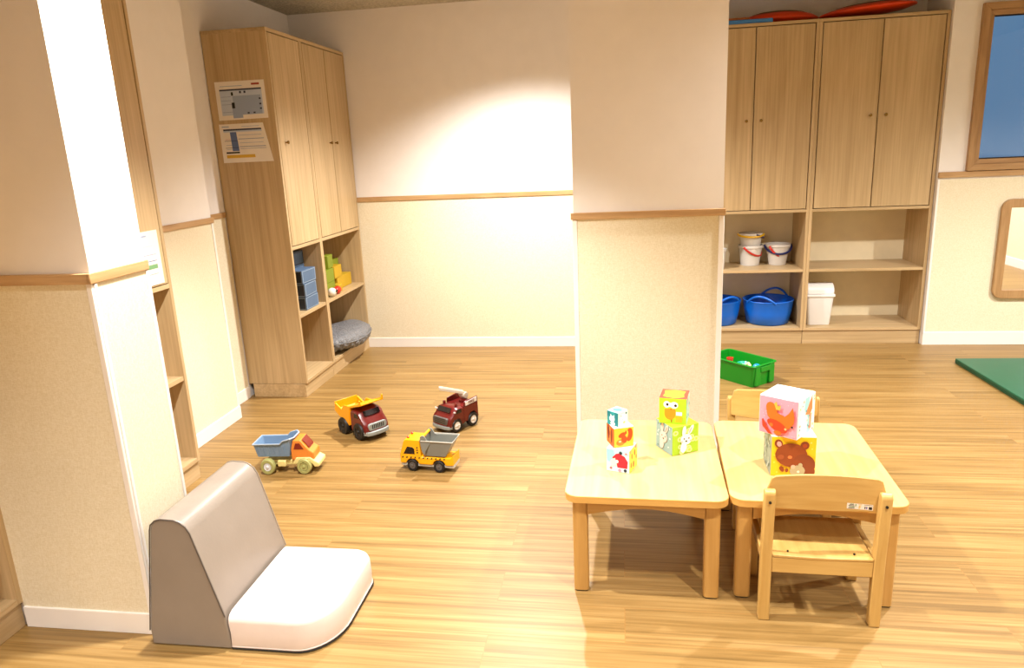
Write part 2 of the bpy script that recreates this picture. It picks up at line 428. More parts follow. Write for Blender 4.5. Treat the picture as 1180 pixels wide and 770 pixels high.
notice('white notice with coloured bars on the cupboard behind the pillar', [(0, 0), (.21, 0), (.21, .255), (0, .255)], R3, (-2.199, 2.955, 1.055), PI/2)

# ------------------------------------------------------------------ tables
def table(label, w, d, loc, rz):
    r = thing('childrens_table', label, 'table', loc, rz, 'low tables pushed together')
    h = .40; t = .026; hw, hd = w/2, d/2
    b = MB(); b.prism(rrect(-hw, hw, -hd, hd, .05, 8), 'z', h-t, h-.0015, M_edge)
    b.prism(rrect(-hw+.0015, hw-.0015, -hd+.0015, hd-.0015, .0485, 8), 'z', h-.0015, h, M_top)
    b.build('tabletop', r, bevel=0)
    L = .054; ins = .026
    for sx in (-1, 1):
        for sy in (-1, 1):
            cx = sx*(hw-ins-L/2); cy = sy*(hd-ins-L/2)
            lg = MB().prism(rrect(cx-L/2, cx+L/2, cy-L/2, cy+L/2, .012, 4), 'z', .006, h-t, M_tl).build('leg', r)
            MB().prism(rrect(cx-L/2+.003, cx+L/2-.003, cy-L/2+.003, cy+L/2-.003, .01, 4), 'z', 0, .006, M_black).build('foot_pad', lg)
    n = 16; top = h-t
    def arch(a, c):
        up = [(a, top), (c, top)]
        lowr = [(c+(a-c)*k/n, top-.058+.03*math.sin(PI*k/n)) for k in range(n+1)]
        return up+lowr
    x0 = -hw+ins+L; y0 = -hd+ins+L
    for sy in (-1, 1):
        y = sy*(hd-ins-.012); MB().prism(arch(x0, -x0), 'y', y-.01, y+.01, M_tx).build('apron', r)
    for sx in (-1, 1):
        x = sx*(hw-ins-.012); MB().prism(arch(y0, -y0), 'x', x-.01, x+.01, M_by).build('apron', r)
    return r
RT1, RT2 = math.radians(-1.3), math.radians(-2.2)
table('left low beech table carrying the small cube towers', .572, .755, (.082, 2.712, 0), RT1)
table('right low beech table carrying the two big cubes', .58, .755, (.668, 2.714, 0), RT2)

# ------------------------------------------------------------------ chairs
def chair(label, loc, rz, sticker=True):
    """local: back posts at y=0 (back faces -y), seat runs to +y, x centred"""
    r = thing('childrens_chair', label, 'chair', loc, rz, 'small beech chairs at the tables')
    hw = .195; p = .036
    for sx in (-1, 1):
        cx = sx*(hw-p/2)
        pts = [(-.018, 0), (.018, 0), (.018, .25), (-.002, .475)]+[(-.018+.016*math.cos(a), .478+.016*math.sin(a)) for a in [PI*k/8 for k in range(9)]]+[(-.034, .475), (-.018, .25)]
        lg = MB().prism(pts, 'x', cx-p/2, cx+p/2, M_bz).build('back_post', r, bevel=.005, seg=3)
        MB().lathe([(.0045, -.0365), (.0045, -.030)], M_black, 10, (cx, 0, .452), 'y').build('screw', lg)
        lf = MB().prism([(.255, 0), (.287, 0), (.287, .262)]+[(.271+.016*math.cos(a), .262+.014*math.sin(a)) for a in [PI*k/8 for k in range(1, 8)]]+[(.255, .262)], 'x', cx-p/2, cx+p/2, M_bz).build('front_leg', r, bevel=.005, seg=3)
        MB().box(cx-.011, cx+.011, .018, .255, .2, .238, M_by).build('side_rail', r, bevel=.004)
    MB().box(-hw+p, hw-p, -.014, .006, .185, .243, M_bx).build('rear_rail', r, bevel=.003)
    MB().box(-hw+p, hw-p, .26, .28, .2, .243, M_bx).build('front_rail', r, bevel=.003)
    # seat, dished plywood
    b = MB(); n = 14; rows = []
    for j in range(n+1):
        v = j/n; y = -.016+v*.268
        half = hw-p+.0 if v < .08 else hw-.004
        half = hw-p-.001
        z = .2475-.006*math.sin(PI*v)+.006*v
        rows.append([(x, y, z-.004*math.cos(PI*x/(2*half))) for x in [half*(-1+2*i/10) for i in range(11)]])
    i0 = b.mi(M_by)
    T_ = [[b.bm.verts.new((q[0], q[1], q[2]+.006)) for q in rr] for rr in rows]
    B_ = [[b.bm.verts.new((q[0], q[1], q[2]-.003)) for q in rr] for rr in rows]
    for j in range(n):
        for i in range(10):
            b.bm.faces.new((T_[j][i], T_[j][i+1], T_[j+1][i+1], T_[j+1][i])); b.bm.faces.new((B_[j][i], B_[j+1][i], B_[j+1][i+1], B_[j][i+1]))
    for j in range(n):
        for i in (0, 10):
            b.bm.faces.new((T_[j][i], T_[j+1][i], B_[j+1][i], B_[j][i]))
    for i in range(10):
        for j in (0, n):
            b.bm.faces.new((T_[j][i], T_[j][i+1], B_[j][i+1], B_[j][i]))
    st = b.build('seat', r, bevel=.002)
    for sx in (-1, 1):
        MB().lathe([(.0035, .2515), (.0035, .2555)], M_black, 10, (sx*.105, .012, 0), 'z').build('screw', st)
    # backrest panel: bent plywood with dipping lower edge, rounded upper corners
    b = MB(); nx = 28; nz = 6; F = []; K = []; W2 = .182
    def yy(x, z=.427): return .0235-.089*(z-.25)+.018*(1-(x/W2)**2)
    for i in range(nx+1):
        x = W2*(-1+2*i/nx); u = abs(x)/W2
        zt = .530+.004*(1-u*u)
        q = (u-.86)/.14
        if q > 0: zt -= .045*(1-math.sqrt(max(0, 1-q*q)))
        zb = .415-.014*math.cos(PI*x/(2*W2))
        F.append([b.bm.verts.new((x, yy(x, zb+(zt-zb)*k/nz)-.005, zb+(zt-zb)*k/nz)) for k in range(nz+1)])
        K.append([b.bm.verts.new((x, yy(x, zb+(zt-zb)*k/nz)+.005, zb+(zt-zb)*k/nz)) for k in range(nz+1)])
    b.mi(M_bx)
    for i in range(nx):
        for k in range(nz):
            b.bm.faces.new((F[i][k], F[i+1][k], F[i+1][k+1], F[i][k+1])); b.bm.faces.new((K[i][k], K[i][k+1], K[i+1][k+1], K[i+1][k]))
        for k in (0, nz): b.bm.faces.new((F[i][k], F[i+1][k], K[i+1][k], K[i][k]))
    for i in (0, nx):
        for k in range(nz): b.bm.faces.new((F[i][k], F[i][k+1], K[i][k+1], K[i][k]))
    br = b.build('backrest', r, bevel=.002)
    if sticker:
        b = MB(); sx0, sx1, z0, z1 = .072, .149, .416, .437
        def q(u0, v0, u1, v1, m, e):
            xs = [sx0+(sx1-sx0)*(u0+(u1-u0)*k/6) for k in range(7)]
            a = [(x, yy(x, z0+(z1-z0)*v0)-.0054-e, z0+(z1-z0)*v0) for x in xs]; c = [(x, yy(x, z0+(z1-z0)*v1)-.0054-e, z0+(z1-z0)*v1) for x in xs]
            for k in range(6): b.poly([a[k], a[k+1], c[k+1], c[k]], m)
        q(0, 0, 1, 1, M_paper, 0)
        for (u0, v0, u1, v1, nm) in [(.06, .1, .3, .2, 'black'), (.08, .3, .3, .42, 'green'), (.06, .5, .3, .6, 'black'), (.1, .7, .28, .8, 'black'), (.12, .86, .26, .94, 'green'), (.32, .5, .36, .9, 'green'),
                                     (.46, .1, .5, .7, 'yellow'), (.52, .3, .54, .8, 'yellow'), (.44, .85, .58, .92, 'yellow'), (.66, .82, .98, .9, 'black'), (.68, .15, .72, .6, 'black'), (.74, .15, .79, .6, 'violet'), (.84, .1, .97, .6, 'black')]:
            q(u0, v0, u1, v1, INK[nm], .0003)
        s = b.build('sticker', br, smooth=False); s['label'] = 'small white label with tiny black marks'
    return r
chair('beech chair nearest the camera, its solid backrest turned to us with a white sticker', (.648, 2.262, 0), math.radians(-1.5))
chair('beech chair on the far side of the right table, hidden behind the pink cube', (.655, 3.143, 0), math.radians(179), sticker=False)

# ------------------------------------------------------------------ picture cubes
def ell(cx, cy, rx, ry, rot=0, n=20):
    c, s = math.cos(math.radians(rot)), math.sin(math.radians(rot))
    return [(cx+rx*math.cos(2*PI*k/n)*c-ry*math.sin(2*PI*k/n)*s, cy+rx*math.cos(2*PI*k/n)*s+ry*math.sin(2*PI*k/n)*c) for k in range(n)]
def card(c): return plain('print_'+c, c, .5, vary=.0)
def cube(label, s, loc, deg, faces, group=None):
    """faces: dict side -> (background, [(points, colour), ...]); sides F(-y) R(+x) L(-x) T(+z) B(+y)"""
    r = thing('picture_cube', label, 'toy cube', loc, math.radians(deg), group or 'stacking picture cubes')
    h = s/2; b = MB()
    order = dict(L=0, R=1, F=2, B=3, D=4, T=5)
    b.box(-h, h, -h, h, 0, s, card('ffffff')) if False else None
    v = {}
    for x in (0, 1):
        for y in (0, 1):
            for z in (0, 1): v[x, y, z] = b.bm.verts.new(((x-.5)*s, (y-.5)*s, z*s))
    F = dict(F=[(0, 0, 0), (1, 0, 0), (1, 0, 1), (0, 0, 1)], R=[(1, 0, 0), (1, 1, 0), (1, 1, 1), (1, 0, 1)], B=[(1, 1, 0), (0, 1, 0), (0, 1, 1), (1, 1, 1)],
             L=[(0, 1, 0), (0, 0, 0), (0, 0, 1), (0, 1, 1)], T=[(0, 0, 1), (1, 0, 1), (1, 1, 1), (0, 1, 1)], D=[(0, 1, 0), (1, 1, 0), (1, 0, 0), (0, 0, 0)])
    dflt = faces.get('*', 'eeeae0')
    for k, vs in F.items():
        f = b.bm.faces.new([v[q] for q in vs]); f.material_index = b.mi(card(faces[k][0] if k in faces else dflt))
    b.build('body', r, bevel=.0012, seg=1, smooth=False)
    names = dict(F='front', R='right', L='left', T='top', B='back')
    for k, val in faces.items():
        if k == '*' or not val[1]: continue
        b = MB()
        for i, (pts, c) in enumerate([(rect(.01, .01, .99, .99), val[0])]+val[1]):
            e = .0004+.00015*i
            out = []
            for u, w_ in pts:
                u = min(max(u, .01), .99); w_ = min(max(w_, .01), .99)
                a = (u-.5)*s; z = w_*s
                out.append({'F': (a, -h-e, z), 'R': (h+e, a, z), 'L': (-h-e, -a, z), 'B': (-a, h+e, z), 'T': (a, (w_-.5)*s, s+e)}[k])
            b.poly(out, card(c))
        b.build('picture', r, smooth=False)
    return r
def border(c, t=.06): return [([(0, 0), (1, 0), (1, t), (0, t)], c), ([(0, 1-t), (1, 1-t), (1, 1), (0, 1)], c), ([(0, 0), (t, 0), (t, 1), (0, 1)], c), ([(1-t, 0), (1, 0), (1, 1), (1-t, 1)], c)]
def rect(a, b_, c, d): return [(a, b_), (c, b_), (c, d), (a, d)]
def dots(n, cols, r=.03, seed=1, box=(.06, .94, .06, .94)):
    g = random.Random(seed); return [(ell(g.uniform(*box[:2]), g.uniform(*box[2:]), r*g.uniform(.7, 1.2), r*g.uniform(.7, 1.4), g.uniform(0, 180), 8), g.choice(cols)) for _ in range(n)]
bunny = lambda body, dark: [(ell(.42, .82, .07, .19, -8), body), (ell(.68, .84, .07, .18, -28), body), (ell(.66, .82, .03, .12, -28), dark), (ell(.5, .52, .22, .19), body), (ell(.4, .25, .12, .18, -10), body),
                            (ell(.42, .55, .025, .03), '201c1c'), (ell(.6, .55, .025, .03), '201c1c'), (ell(.5, .46, .04, .03), '3b2a28'), (ell(.33, .46, .04, .03), 'f3b9b0'), (ell(.67, .46, .04, .03), 'f3b9b0')]
zt = .4002
# three-cube tower
leaf = [(ell(.2, .7, .06, .12, 20), '7a2a12'), (ell(.55, .8, .06, .14, -15), '7a2a12'), (ell(.35, .4, .06, .13, 10), '7a2a12'), (ell(.72, .45, .07, .14, 0), 'c2481a'), (ell(.5, .15, .06, .1, 25), '7a2a12'), (ell(.85, .75, .05, .1, 0), '7a2a12')]
cube('cube with a red bird, lowest of the three-cube tower', .0915, (-.0078, 2.591, zt), -18.8, {
    '*': 'f2c8d0',
    'F': ('a9d3dc', [(ell(.16, .72, .2, .3), '8fc8d4'), (rect(0, 0, 1, .22), 'bcdfe6'), ([(.25, .62), (.42, .8), (.55, .84), (.8, .72), (.93, .5), (.9, .2), (.48, .2), (.42, .5)], 'c9152e'),
                     (ell(.62, .86, .07, .07), '20202a'), ([(.18, .2), (.2, .5), (.38, .62), (.46, .3)], 'f0e6cc'), (ell(.46, .47, .07, .07), 'f7ece6'), (ell(.2, .15, .06, .06), 'a0646a'), (ell(.58, .1, .07, .07), 'e58fa6'), (ell(.82, .11, .07, .07), '241f3a'), (ell(.86, .86, .05, .04), 'f08080')]),
    'R': ('f6c842', [(ell(.2, .3, .07, .12), 'd8641e'), (ell(.5, .25, .08, .14), '8a2d14'), (ell(.3, .65, .06, .13), 'd8641e'), (ell(.65, .7, .07, .13), 'c74d18'), (ell(.85, .45, .06, .1), 'd8641e'), (ell(.15, .9, .05, .06), 'f08a98'), (ell(.8, .92, .09, .07), 'f0708a')]),
    'L': ('f2a8b0', []), 'T': ('f3b4bf', [])})
cube('cube with an orange fox on yellow, middle of the three-cube tower', .0788, (-.0145, 2.6107, zt+.0918), 21.2, {
    '*': 'f6c842',
    'F': ('f9cf3e', [(ell(.78, .6, .17, .34, -8), 'e4501a'), (ell(.62, .62, .1, .22, -14), 'f9cf3e'), (ell(.42, .62, .2, .12, 25), 'e4501a'), ([(.5, .68), (.62, .86), (.66, .66)], 'e4501a'), (ell(.34, .25, .22, .16, 8), 'ee8a24'), (ell(.52, .4, .14, .2, 10), 'e4501a'), (ell(.3, .3, .07, .05), 'f7d99a')]),
    'L': ('d9622a', [(ell(.3, .6, .14, .36, 5), '6e2413'), (ell(.7, .5, .12, .38, -5), '7d2b14'), (ell(.5, .3, .06, .2), 'ef9a4a'), (ell(.5, .8, .06, .12), 'ef9a4a')]),
    'T': ('f6efe6', [])})
cube('teal cube with a white cat, topmost of the three-cube tower', .0551, (-.0233, 2.6136, zt+.1709), -40.6, {
    '*': '8fd0c8',
    'F': ('1f8f93', [(rect(.7, 0, 1, 1), '14767c'), (rect(0, .62, .3, 1), '14767c'), (ell(.45, .48, .24, .22), 'f1f4ee'), ([(.3, .6), (.32, .82), (.46, .66)], 'f1f4ee'), ([(.52, .66), (.66, .8), (.66, .58)], 'f1f4ee'), (ell(.52, .15, .2, .15), 'f1f4ee'), (ell(.38, .5, .03, .03), '202020'), (ell(.52, .5, .03, .03), '202020')]),
    'R': ('c9e6dc', [(ell(.45, .5, .2, .34, -10), 'f4f6ee'), (ell(.82, .82, .08, .07), '23484c'), (ell(.3, .72, .04, .05), '23484c'), (ell(.6, .2, .12, .08), 'f1d36a'), (ell(.4, .45, .03, .03), '555555')]),
    'T': ('a9ded2', [(ell(.5, .5, .36, .3), '4fbf9f')])})
# two green cubes
g = random.Random(3)
flow = []
for _ in range(13):
    cx, cy = g.uniform(.1, .9), g.uniform(.08, .92); flow += [(ell(cx, cy, .1, .09), 'e3f09a'), (ell(cx, cy, .05, .045), 'b5d23a')]
cube('green cube with a white rabbit, under the owl cube', .1205, (.2126, 2.7835, zt), -60.9, {
    '*': 'bdd640',
    'R': ('a5cc2a', flow+bunny('fbf7f2', 'd9b2a6')),
    'F': ('8ba9a6', dots(16, ['4c6a68', 'd6e2dc'], .03, 4)+bunny('e8c9bc', 'b98a80')),
    'T': ('b9d22e', [])})
cube('lime cube with an orange owl and a red-edged top', .1068, (.2017, 2.7971, zt+.1208), -10.5, {
    '*': 'a9cf2c',
    'F': ('a6cc20', [(ell(.28, .75, .12, .13), 'fbfaf4'), (ell(.55, .73, .14, .13), 'fbfaf4'), (rect(.2, .66, .68, .82), 'fbfaf4'), (ell(.3, .75, .05, .055), '1c1714'), (ell(.6, .72, .05, .055), '1c1714'),
                     (ell(.4, .38, .2, .22), 'f08a12'), (rect(.2, .36, .6, .58), 'f08a12'), (rect(.62, .34, .84, .48), 'f6f4ea'), (rect(.6, .08, .84, .3), 'eda51c'), ([(.4, .6), (.48, .6), (.44, .53)], 'c0501a'), (rect(.44, .06, .48, .17), 'a05a10')]),
    'R': ('9fc8b8', dots(12, ['4a7c8c', 'd7ecd8', 'f08a12'], .05, 8)),
    'T': ('e0503c', [([(.12, .2), (.3, .1), (.5, .06), (.7, .1), (.88, .2), (.84, .5), (.88, .82), (.5, .92), (.12, .82), (.16, .5)], 'd8df3a')])})
# two big cubes
cube('big yellow cube with a brown bear, under the pink one', .155, (.610, 2.622, zt), -1.5, {
    '*': 'f4c51e',
    'F': ('f2bd12', dots(26, ['f8dc70', 'f6d24c'], .02, 6)+[(ell(.16, .83, .09, .11, 20), '7c3412'), (ell(.17, .82, .05, .07, 20), 'e79a8e'), (ell(.74, .8, .1, .1), '7c3412'), (ell(.74, .79, .05, .05), '9d3a10'),
                     (ell(.45, .55, .36, .3, -6), '86390f'), (ell(.75, .35, .26, .22, -38), '7c3412'), (ell(.85, .14, .15, .12, 10), '7c3412'), (ell(.52, .36, .14, .08, 10), '86390f'), (ell(.42, .5, .05, .04), 'd9713a'), (ell(.22, .5, .07, .06), '9b4a22'),
                     (ell(.6, .16, .17, .14, 5), 'a99a78'), (ell(.66, .3, .05, .06), 'a99a78'), (ell(.5, .26, .05, .05), 'e0a98e'), (ell(.62, .14, .03, .03), 'e8dcc0'), (ell(.25, .2, .05, .08, 30), '86390f'), (ell(.36, .17, .04, .05), '86390f')]),
    'L': ('8f9a8c', dots(34, ['566256', 'c9cfc2', '6f7a5c'], .04, 9)),
    'T': ('f5ecd2', [])})
cube('big pink cube with an orange swimming fox and a white top', .144, (.5927, 2.6104, zt+.1553), -35.8, {
    '*': 'f4f2ec',
    'F': ('ec8fa0', dots(40, ['f4a8b4', 'f6b3bd'], .012, 11)+[(ell(.33, .72, .13, .16, 20), 'ea6212'), ([(.2, .68), (.24, .5), (.42, .32), (.66, .28), (.8, .42), (.66, .58), (.5, .62), (.46, .72), (.38, .84)], 'ea6212'),
                     ([(.62, .5), (.78, .66), (.88, .84), (.93, .6), (.92, .42), (.8, .26), (.6, .25)], 'ea6212'), (ell(.5, .28, .28, .13, -22), 'd4320c'), ([(.1, .38), (.12, .2), (.28, .04), (.4, .02), (.24, .2), (.14, .4)], 'd4320c'),
                     (ell(.52, .1, .1, .06, 0), 'ea6212'), (ell(.88, .33, .03, .03), '1c1412'), (ell(.35, .28, .05, .05), 'e8641c'), ([(.4, .85), (.46, .92), (.5, .8), (.58, .84), (.56, .7), (.46, .7)], 'f0a03a'), (ell(.72, .24, .03, .03), 'f4b070')]),
    'R': ('e9f1ee', [([(.5, 0), (.6, .4), (.35, .7), (.4, 1), (.62, 1), (.7, .5), (.72, 0)], '9fd8dc'), ([(.42, .55), (.8, .98), (.84, .6), (.7, .48)], 'e9814a'), (rect(.68, .1, .8, .5), 'ef9a78')]+dots(22, ['5f8f9c', 'd86a3a', '3b4a50', '9ccf6a'], .028, 12)),
    'T': ('f6f5f2', dots(14, ['e9eef2', 'f3dfe4'], .05, 13))})

# ------------------------------------------------------------------ foam bench
M_vinyl = plain('taupe_vinyl', '887d72', .38, .12, 90, .5)
M_seat = plain('pale_vinyl', 'd9cbc4', .4, .1, 90, .5)
M_pipe = plain('dark_piping', '4a4038', .5)
bn = thing('foam_bench', 'low foam bench with taupe wedge backrest and white seat against the pillar', 'bench', (-1.30, 2.163, 0))
def B(x): return x+1.30
hy = .228
prof = [(-1.612, .004), (-1.612, .06), (-1.545, .44), (-1.538, .462), (-1.52, .478), (-1.50, .483), (-1.455, .481), (-1.435, .474), (-1.415, .458), (-1.403, .435), (-1.325, .128), (-1.318, .004)]
pp = [(B(x), z) for x, z in prof]
MB().prism(pp, 'y', -hy, hy, M_vinyl).build('backrest', bn, bevel=.006, seg=3, angle=50)
for y in (-hy-.001, hy+.001): MB().tube([(x, y, z) for x, z in pp[1:-1]], .0022, M_pipe if y < 0 else M_vinyl, 6).build('piping', bn)
x0, x1 = B(-1.316), B(-.962)
plan = []
def corner(cx, cy, rx, ry, a0, a1, n=10):
    return [(cx+rx*math.cos(a0+(a1-a0)*k/n), cy+ry*math.sin(a0+(a1-a0)*k/n)) for k in range(n+1)]
plan = [(x0, -hy)]+corner(x1-.13, -hy+.17, .13, .17, -PI/2, 0)+corner(x1-.06, hy-.06, .06, .06, 0, PI/2)+[(x0, hy)]
rings = []
def off(d):   # shrink plan about its centre, keeping the back edge
    cx, cy = (x0+x1)/2, 0
    return [(x-(0 if x <= x0+1e-6 else d*(1 if x > cx else 0)*min(1, abs(x-cx)/(.5*(x1-x0)))), y-math.copysign(d, y) if abs(y) > .1 else y) for x, y in plan]
zs = [(.004, .004), (.0, .012), (-.004, .06), (.0, .105), (.005, .121), (.014, .13), (.03, .1345), (.06, .136)]
rings = [[(x, y, z) for x, y in off(d)] for d, z in zs]
MB().rings(rings, M_seat).build('seat', bn, angle=60)
b = MB(); b.tube([(x, y, .006) for x, y in off(-.003)], .004, M_black, 6); b.tube([(x, y, .0135) for x, y in off(-.002)], .003, M_seat, 6)
b.build('base_seam', bn)

# ------------------------------------------------------------------ floor things on the right
M_mat = plain('green_mat_vinyl', '075a40', .4, .1, 60)
mt = thing('play_mat', 'dark green play mat on the floor at the right edge', 'mat', (2.325, 5.31, 0), math.radians(1.5))
b = MB(); b.prism(rrect(0, 1.4, -1.5, 0, .01, 3), 'z', 0, .035, M_mat); b.build('cover', mt, bevel=.004)
b = MB(); b.tube([(x, y, .0175) for x, y in rrect(-.001, 1.401, -1.501, .001, .01, 3)], .0022, plain('mat_seam', '063a26', .5), 6, closed=True); b.build('seam', mt)

M_gr = plain('green_plastic', '0c8a1c', .35, vary=.02)
cr = thing('toy_crate', 'green plastic crate of small toys on the floor behind the pillar', 'crate', (.80, 4.945, 0), math.radians(-48))
CL, CWd, CH = .40, .235, .15
def shell(b, lo, hi, t, m, h0, h1, floor_t=.006):
    """open tray: lo/hi (x0,x1,y0,y1) at h0/h1"""
    def R(q, z, d, r): return [(x, y, z) for x, y in rrect(q[0]+d, q[1]-d, q[2]+d, q[3]-d, r, 4)]
    b.rings([R(lo, h0, 0, .015), R(hi, h1, 0, .02), R(hi, h1, t, .018), R(lo, h0+floor_t, t, .013)], m)
b = MB(); a_, c_ = CL/2, CWd/2
shell(b, (-a_+.012, a_-.012, -c_+.014, c_-.014), (-a_, a_, -c_, c_), .006, M_gr, 0, CH)
b.build('tray', cr, angle=40)
b = MB(); ringpts = rrect(-a_-.004, a_+.004, -c_-.004, c_+.004, .022, 4)
b.tube([(x, y, CH-.004) for x, y in ringpts], .005, M_gr, 6, closed=True); b.build('rim', cr)
for sx in (-1, 1):
    b = MB()
    for y in (-.075, .075-.03): b.box(*( (sx*(a_-.008), sx*(a_+.006)) if sx > 0 else (sx*(a_+.006), sx*(a_-.008))), y-.02 if y < 0 else y, (y+.03) if y < 0 else y+.05, .01, CH-.01, M_gr)
    xa, xb = sorted((sx*(a_-.004), sx*(a_+.012)))
    b.box(xa, xb, -.05, .05, CH-.05, CH-.012, M_gr); b.build('grip', cr, bevel=.003)
toys = [('toy_spoon', 'white toy spoon in the green crate', 'toy', 'f0efe6'), ('toy_cup', 'red toy cup in the green crate', 'toy', 'd8452e'), ('toy_ball', 'blue toy ball in the green crate', 'toy', '1f8fc0'), ('toy_bowl', 'teal toy bowl in the green crate', 'toy', '12a08a'), ('toy_banana', 'cream toy banana in the green crate', 'toy', 'e6e2a0')]
Mx = Matrix.Translation((.80, 4.945, 0)) @ Matrix.Rotation(math.radians(-48), 4, 'Z')
def inC(x, y, z): return tuple(Mx @ Vector((x, y, z)))
def toymat(c): return plain('toy_'+c, c, .35, vary=.0)
o = MB().tube([inC(-.09, -.03, .1), inC(-.02, -.04, .11), inC(.03, -.04, .112)], .006, toymat('f0efe6'), 8).lathe([(.002, -.005), (.02, 0), (.021, .004), (.0, .006)], toymat('f0efe6'), 14, inC(.045, -.04, .113)).build('toy_spoon'); tag(o, toys[0][1], 'toy')
o = MB().lathe([(.018, 0), (.024, .05), (.022, .05), (.016, .004)], toymat('d8452e'), 16, inC(-.1, .01, .075)).build('toy_cup'); tag(o, toys[1][1], 'toy')
o = MB().lathe([(.028*math.sin(PI*k/10)+.0003, -.028*math.cos(PI*k/10)) for k in range(11)], toymat('1f8fc0'), 16, inC(.12, .02, .1)).build('toy_ball'); tag(o, toys[2][1], 'toy')
o = MB().lathe([(.02, 0), (.045, .03), (.043, .031), (.018, .004)], toymat('12a08a'), 20, inC(.0, .03, .075)).build('toy_bowl'); tag(o, toys[3][1], 'toy')
o = MB().tube([inC(.05, -.02, .1), inC(.075, -.01, .125), inC(.1, -.03, .12), inC(.125, -.06, .1)], [.006, .012, .012, .004], toymat('e6e2a0'), 8).build('toy_banana'); tag(o, toys[4][1], 'toy')
o = MB().box(-.17, .17, -.09, .09, .008, .07, toymat('2c7a58')).build('toy_heap', bevel=.01, mat=Mx.copy()); 
o.name = 'folded_cloth'; tag(o, 'folded dark green cloth under the toys in the green crate', 'cloth')

# ------------------------------------------------------------------ things in the right cupboards
SH = .6025; SB = .1325
M_clear = plain('clear_plastic', 'f4efe9', .25, trans=.35, spec=.5, vary=0)
def arc(c, r, a0, a1, n, f): return [f(c, r, a0+(a1-a0)*k/n) for k in range(n+1)]
def bucket(label, x, y, z, rb, rt, h, handles, tilt=None):
    r = thing('sand_bucket', label, 'bucket', (x, y, z), 0, 'clear buckets on the shelf')
    if tilt: r.rotation_euler = tilt
    MB().lathe([(rb, 0), (rb*1.01, .004), (rt*.93, h*.86), (rt, h*.88), (rt, h), (rt-.003, h), (rt*.9, h*.84), (rb-.003, .006)], M_clear, 28).build('tub', r, angle=50)
    for (c, az, droop) in handles:
        ca, sa = math.cos(az), math.sin(az)
        pts = []
        for k in range(15):
            t = PI*k/14; u = (rt+.006)*math.cos(t); v = (rt+.01)*math.sin(t)
            # droop: angle of the bail below horizontal
            px, py, pz = u, -v*math.cos(droop), -v*math.sin(droop)
            pts.append((px*ca-py*sa, px*sa+py*ca, h*.93+pz))
        hb = MB().tube(pts, .0085, plain('bail_'+c, c, .35, vary=0), 8).build('handle', r)
    return r
bucket('clear sand bucket with a red handle, under the nested one', 1.035, 6.12, SH, .072, .098, .165, [('c0281c', .9, .75)])
bucket('clear sand bucket with a yellow handle, nested in another bucket', 1.035, 6.12, SH+.098, .068, .094, .165, [('e0b010', -.1, .12), ('1c2458', 1.9, .3)])
bucket('clear sand bucket with crossed dark blue and red handles, rightmost on the shelf', 1.25, 6.12, SH, .066, .1, .17, [('1c2458', -.15, .62), ('c83020', -2.6+PI, 1.0)], tilt=(0, 0, .2))
bucket('clear sand bucket half hidden behind the centre pillar', .725, 5.97, SH, .085, .1, .16, [])

M_blue = plain('blue_rubber', '0868d8', .35, vary=.02)
def tub(label, x, y, az):
    r = thing('flexible_tub', label, 'tub', (x, y, SB), az, 'blue tubs on the bottom shelf')
    MB().lathe([(.15, 0), (.165, .006), (.185, .1), (.198, .19), (.202, .195), (.198, .2), (.193, .195), (.18, .1), (.158, .012)], M_blue, 40).build('bowl', r, angle=60)
    for s in (0, PI):
        pts = []
        for k in range(17):
            t = k/16; a = s+(-.62+1.24*t); q = .195+.012*math.sin(PI*t)
            pts.append((q*math.cos(a), q*math.sin(a), .186+.062*math.sin(PI*t)))
        MB().tube(pts, .009, M_blue, 8).build('handle', r)
    return r
tub('blue flexible tub with two handles on the bottom shelf, right one', 1.18, 6.06, math.radians(-118+180))
tub('blue flexible tub cut off by the centre pillar', .765, 6.06, math.radians(-62))

M_bin = plain('white_plastic', 'eceae8', .3, vary=.01)
bi = thing('swing_bin', 'small white plastic bin with a domed swing lid', 'bin', (1.555, 6.005, SB))
def rr3(hx, hy_, z, r=.02): return [(x, y, z) for x, y in rrect(-hx, hx, -hy_, hy_, r, 4)]
MB().rings([rr3(.083, .07, 0), rr3(.085, .072, .004), rr3(.102, .088, .232)], M_bin).build('body', bi, angle=40)
MB().rings([rr3(.112, .098, .233), rr3(.112, .098, .25), rr3(.104, .09, .2515)], M_bin).build('rim', bi, angle=40, bevel=.002)
n = 12
ptsL = [(-.088, .252)]+[(-.088*math.cos(PI*k/n*.5+0) if k < n else 0, .252) for k in ()]
prof = [(.088*math.cos(PI*k/n), .252+.085*math.sin(PI*k/n)**.7 if 0 < k < n else .252) for k in range(n+1)]
b = MB(); b.prism(prof, 'x', -.102, .102, M_bin, taper=prof)
b.build('lid', bi, bevel=.008, seg=3, angle=50)

# on top of the right cupboards
CT = 2.4205
M_or = plain('red_orange_plastic', 'e0420f', .35, vary=.02); M_olive = plain('dull_brown_rim', '6d5a3a', .6)
def dish(label, x, y, rr_, h, tilt):
    r = thing('saucer_sled', label, 'saucer', (x, y, CT+.004), 0, 'red saucers on the cupboards'); r.rotation_euler = tilt
    MB().lathe([(rr_*.35, 0), (rr_*.8, .014), (rr_, .03), (rr_+.004, .036), (rr_, .044), (rr_*.85, h*.68), (rr_*.6, h*.86), (rr_*.3, h*.98), (.002, h), (.002, h-.004), (rr_*.6, h*.8), (rr_*.9, .04), (rr_*.3, .006)], M_or, 40, sy=.60).build('shell', r, angle=60)
    MB().lathe([(rr_*.66, h*.835+.001), (rr_*.5, h*.93+.002), (rr_*.3, h*.99+.002), (.002, h+.003)], M_olive, 40, sy=.60, cap=True).build('crown', r, angle=60)
    return r
dish('red orange plastic saucer lying upside down on the cupboard beside the pillar', 1.17, 6.10, .285, .10, (0, 0, 0))
